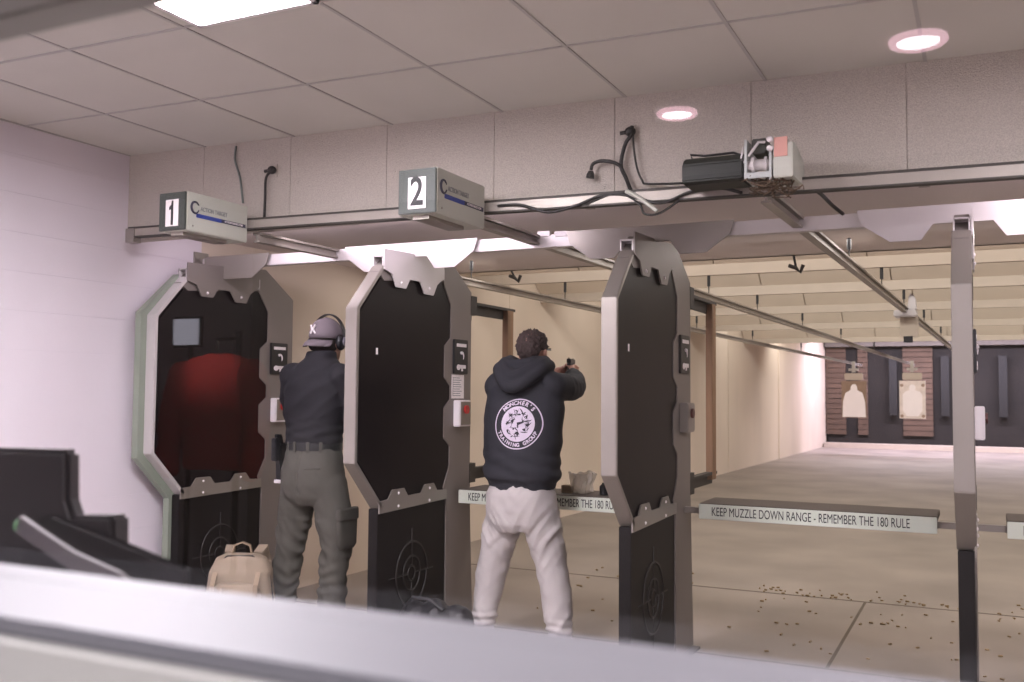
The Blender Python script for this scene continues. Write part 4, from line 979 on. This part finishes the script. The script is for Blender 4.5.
so.rotation_euler = (J0+Vector((0, 0, jz+.09))-so.location).to_track_quat('-Z', 'Y').to_euler()
# ================================================================ floor litter
casing = None
me = None
b = MB(); b.tube([(0, -.0095, .005), (0, .0095, .005)], .0048, 8); b.tube([(0, -.0105, .005), (0, -.0095, .005)], .0055, 8)
r = random.Random(11)
spots = []
for i in range(75): spots.append((r.uniform(-1.6, .75), 7.16+abs(r.gauss(0, .16))))
for i in range(22): spots.append((r.uniform(-2.9, -2.0), 7.0+abs(r.gauss(0, .25))))
for i in range(58): spots.append((r.uniform(-1.45, .45), r.uniform(5.5, 7.1)))
for i in range(14): spots.append((r.uniform(-2.75, -1.95), r.uniform(5.6, 7.0)))
for i, (x, y) in enumerate(spots):
    if i == 0: o = casing = b.build('brass_casing', M_brass, None, smooth=False)
    else: o = casing.copy(); C.objects.link(o)
    o.location = (x, y, 0.0005); o.rotation_euler = (0, 0, r.uniform(0, PI)); k = r.uniform(.75, 1.25); o.scale = (k, k, k)
    tag(o, 'spent brass casing lying on the concrete floor of the range', 'casing', 'spent casings on the floor')

# ================================================================ light
def area(name, loc, rot, sx, sy, p, col=(1, 1, 1)):
    l = bpy.data.lights.new(name, 'AREA'); l.shape = 'RECTANGLE'; l.size = sx; l.size_y = sy; l.energy = p; l.color = col
    o = bpy.data.objects.new(name, l); C.objects.link(o); o.location = loc; o.rotation_euler = rot; return o
def troffer(x0, x1, y0, y1, s, label, col=(1, .93, 1)):
    z = min(zceil(x0, y0), zceil(x1, y1))
    t = thing('ceiling_light', ((x0+x1)/2, (y0+y1)/2, z-.03), label, 'ceiling light', 'flat panel lights of the foyer')
    MB().box(x0+.02, x1-.02, y0+.02, y1-.02, z-.010, z-.006).build('diffuser', emit('troffer_'+str(s), col, s), t)
    b = MB()
    for q in ((x0, x1, y0, y0+.02), (x0, x1, y1-.02, y1), (x0, x0+.02, y0, y1), (x1-.02, x1, y0, y1)): b.box(*q, z-.02, z+.01)
    b.build('light_frame', M_white, t)
troffer(-2.57, -2.03, 1.43, 2.63, LT1, 'flat glowing panel light at the top left of the ceiling')
troffer(.43, 1.03, 1.43, 2.63, LT2, 'flat glowing panel light above the right of the photo, out of frame')
troffer(-3.88, -3.30, .75, 1.9, LT3, 'flat glowing panel light added out of frame to brighten the left wall')  # unseen panel added to brighten the left wall
WARM = (1, .96, .91)
for y, p in ((7.08, LR[0]), (8.5, LR[1]), (10.5, LR[2]), (13.3, LR[3]), (17.0, LR[4]), (21.5, LR[5])):
    area('range_tube_light', (-.4, y, 3.05), (math.radians(38), 0, 0), 7.0, .3, p, WARM)
area('target_light', (-.1, 26.3, 3.2), (math.radians(12), 0, 0), 7.0, .4, LR[6], (.86, .78, 1))
area('soffit_fill', (-.3, 6.35, 2.385), (math.radians(-8), 0, 0), 7.6, .15, LSO, (1, .92, .88))  # unseen fill added to brighten the stalls and range wall
area('ledge_fill_light', (-.3, -.35, 2.58), (0, 0, 0), 1.2, .6, LV, (1, .95, 1))  # unseen fill over the camera, added to light the ledge
for x, e, c in ((-3.65, LS[0], (1, .88, 1)), (-2.55, LS[1], (1, .88, 1)), (-.85, LS[2], (1, .9, .95)), (.6, LS[3], (1, .86, .96))):
    area('stall_lamp', (x, 4.16, 2.335), (math.radians(64), 0, 0), 1.0, .06, e, c)
w = bpy.data.worlds.new('w'); SC.world = w; w.use_nodes = True; w.node_tree.nodes['Background'].inputs[0].default_value = (.05, .05, .055, 1)

# ================================================================ camera
cam = bpy.data.cameras.new('camera'); co = bpy.data.objects.new('camera', cam); C.objects.link(co)
co.matrix_world = Matrix.Translation(O) @ CAMR.to_4x4()
cam.sensor_width = 36; cam.lens = FPX*36/1024; cam.clip_start = .02; cam.clip_end = 200
cam.dof.use_dof = True; cam.dof.focus_distance = 5.4; cam.dof.aperture_fstop = 4.0
SC.camera = co
SC.view_settings.view_transform = 'Standard'; SC.view_settings.look = 'None'; SC.view_settings.exposure = EXPO; SC.view_settings.gamma = 1; SC.view_settings.use_curve_mapping = False
SC.cycles.use_denoising = True; SC.cycles.max_bounces = 8; SC.cycles.diffuse_bounces = 4; SC.cycles.transparent_max_bounces = 12; SC.cycles.sample_clamp_indirect = 4
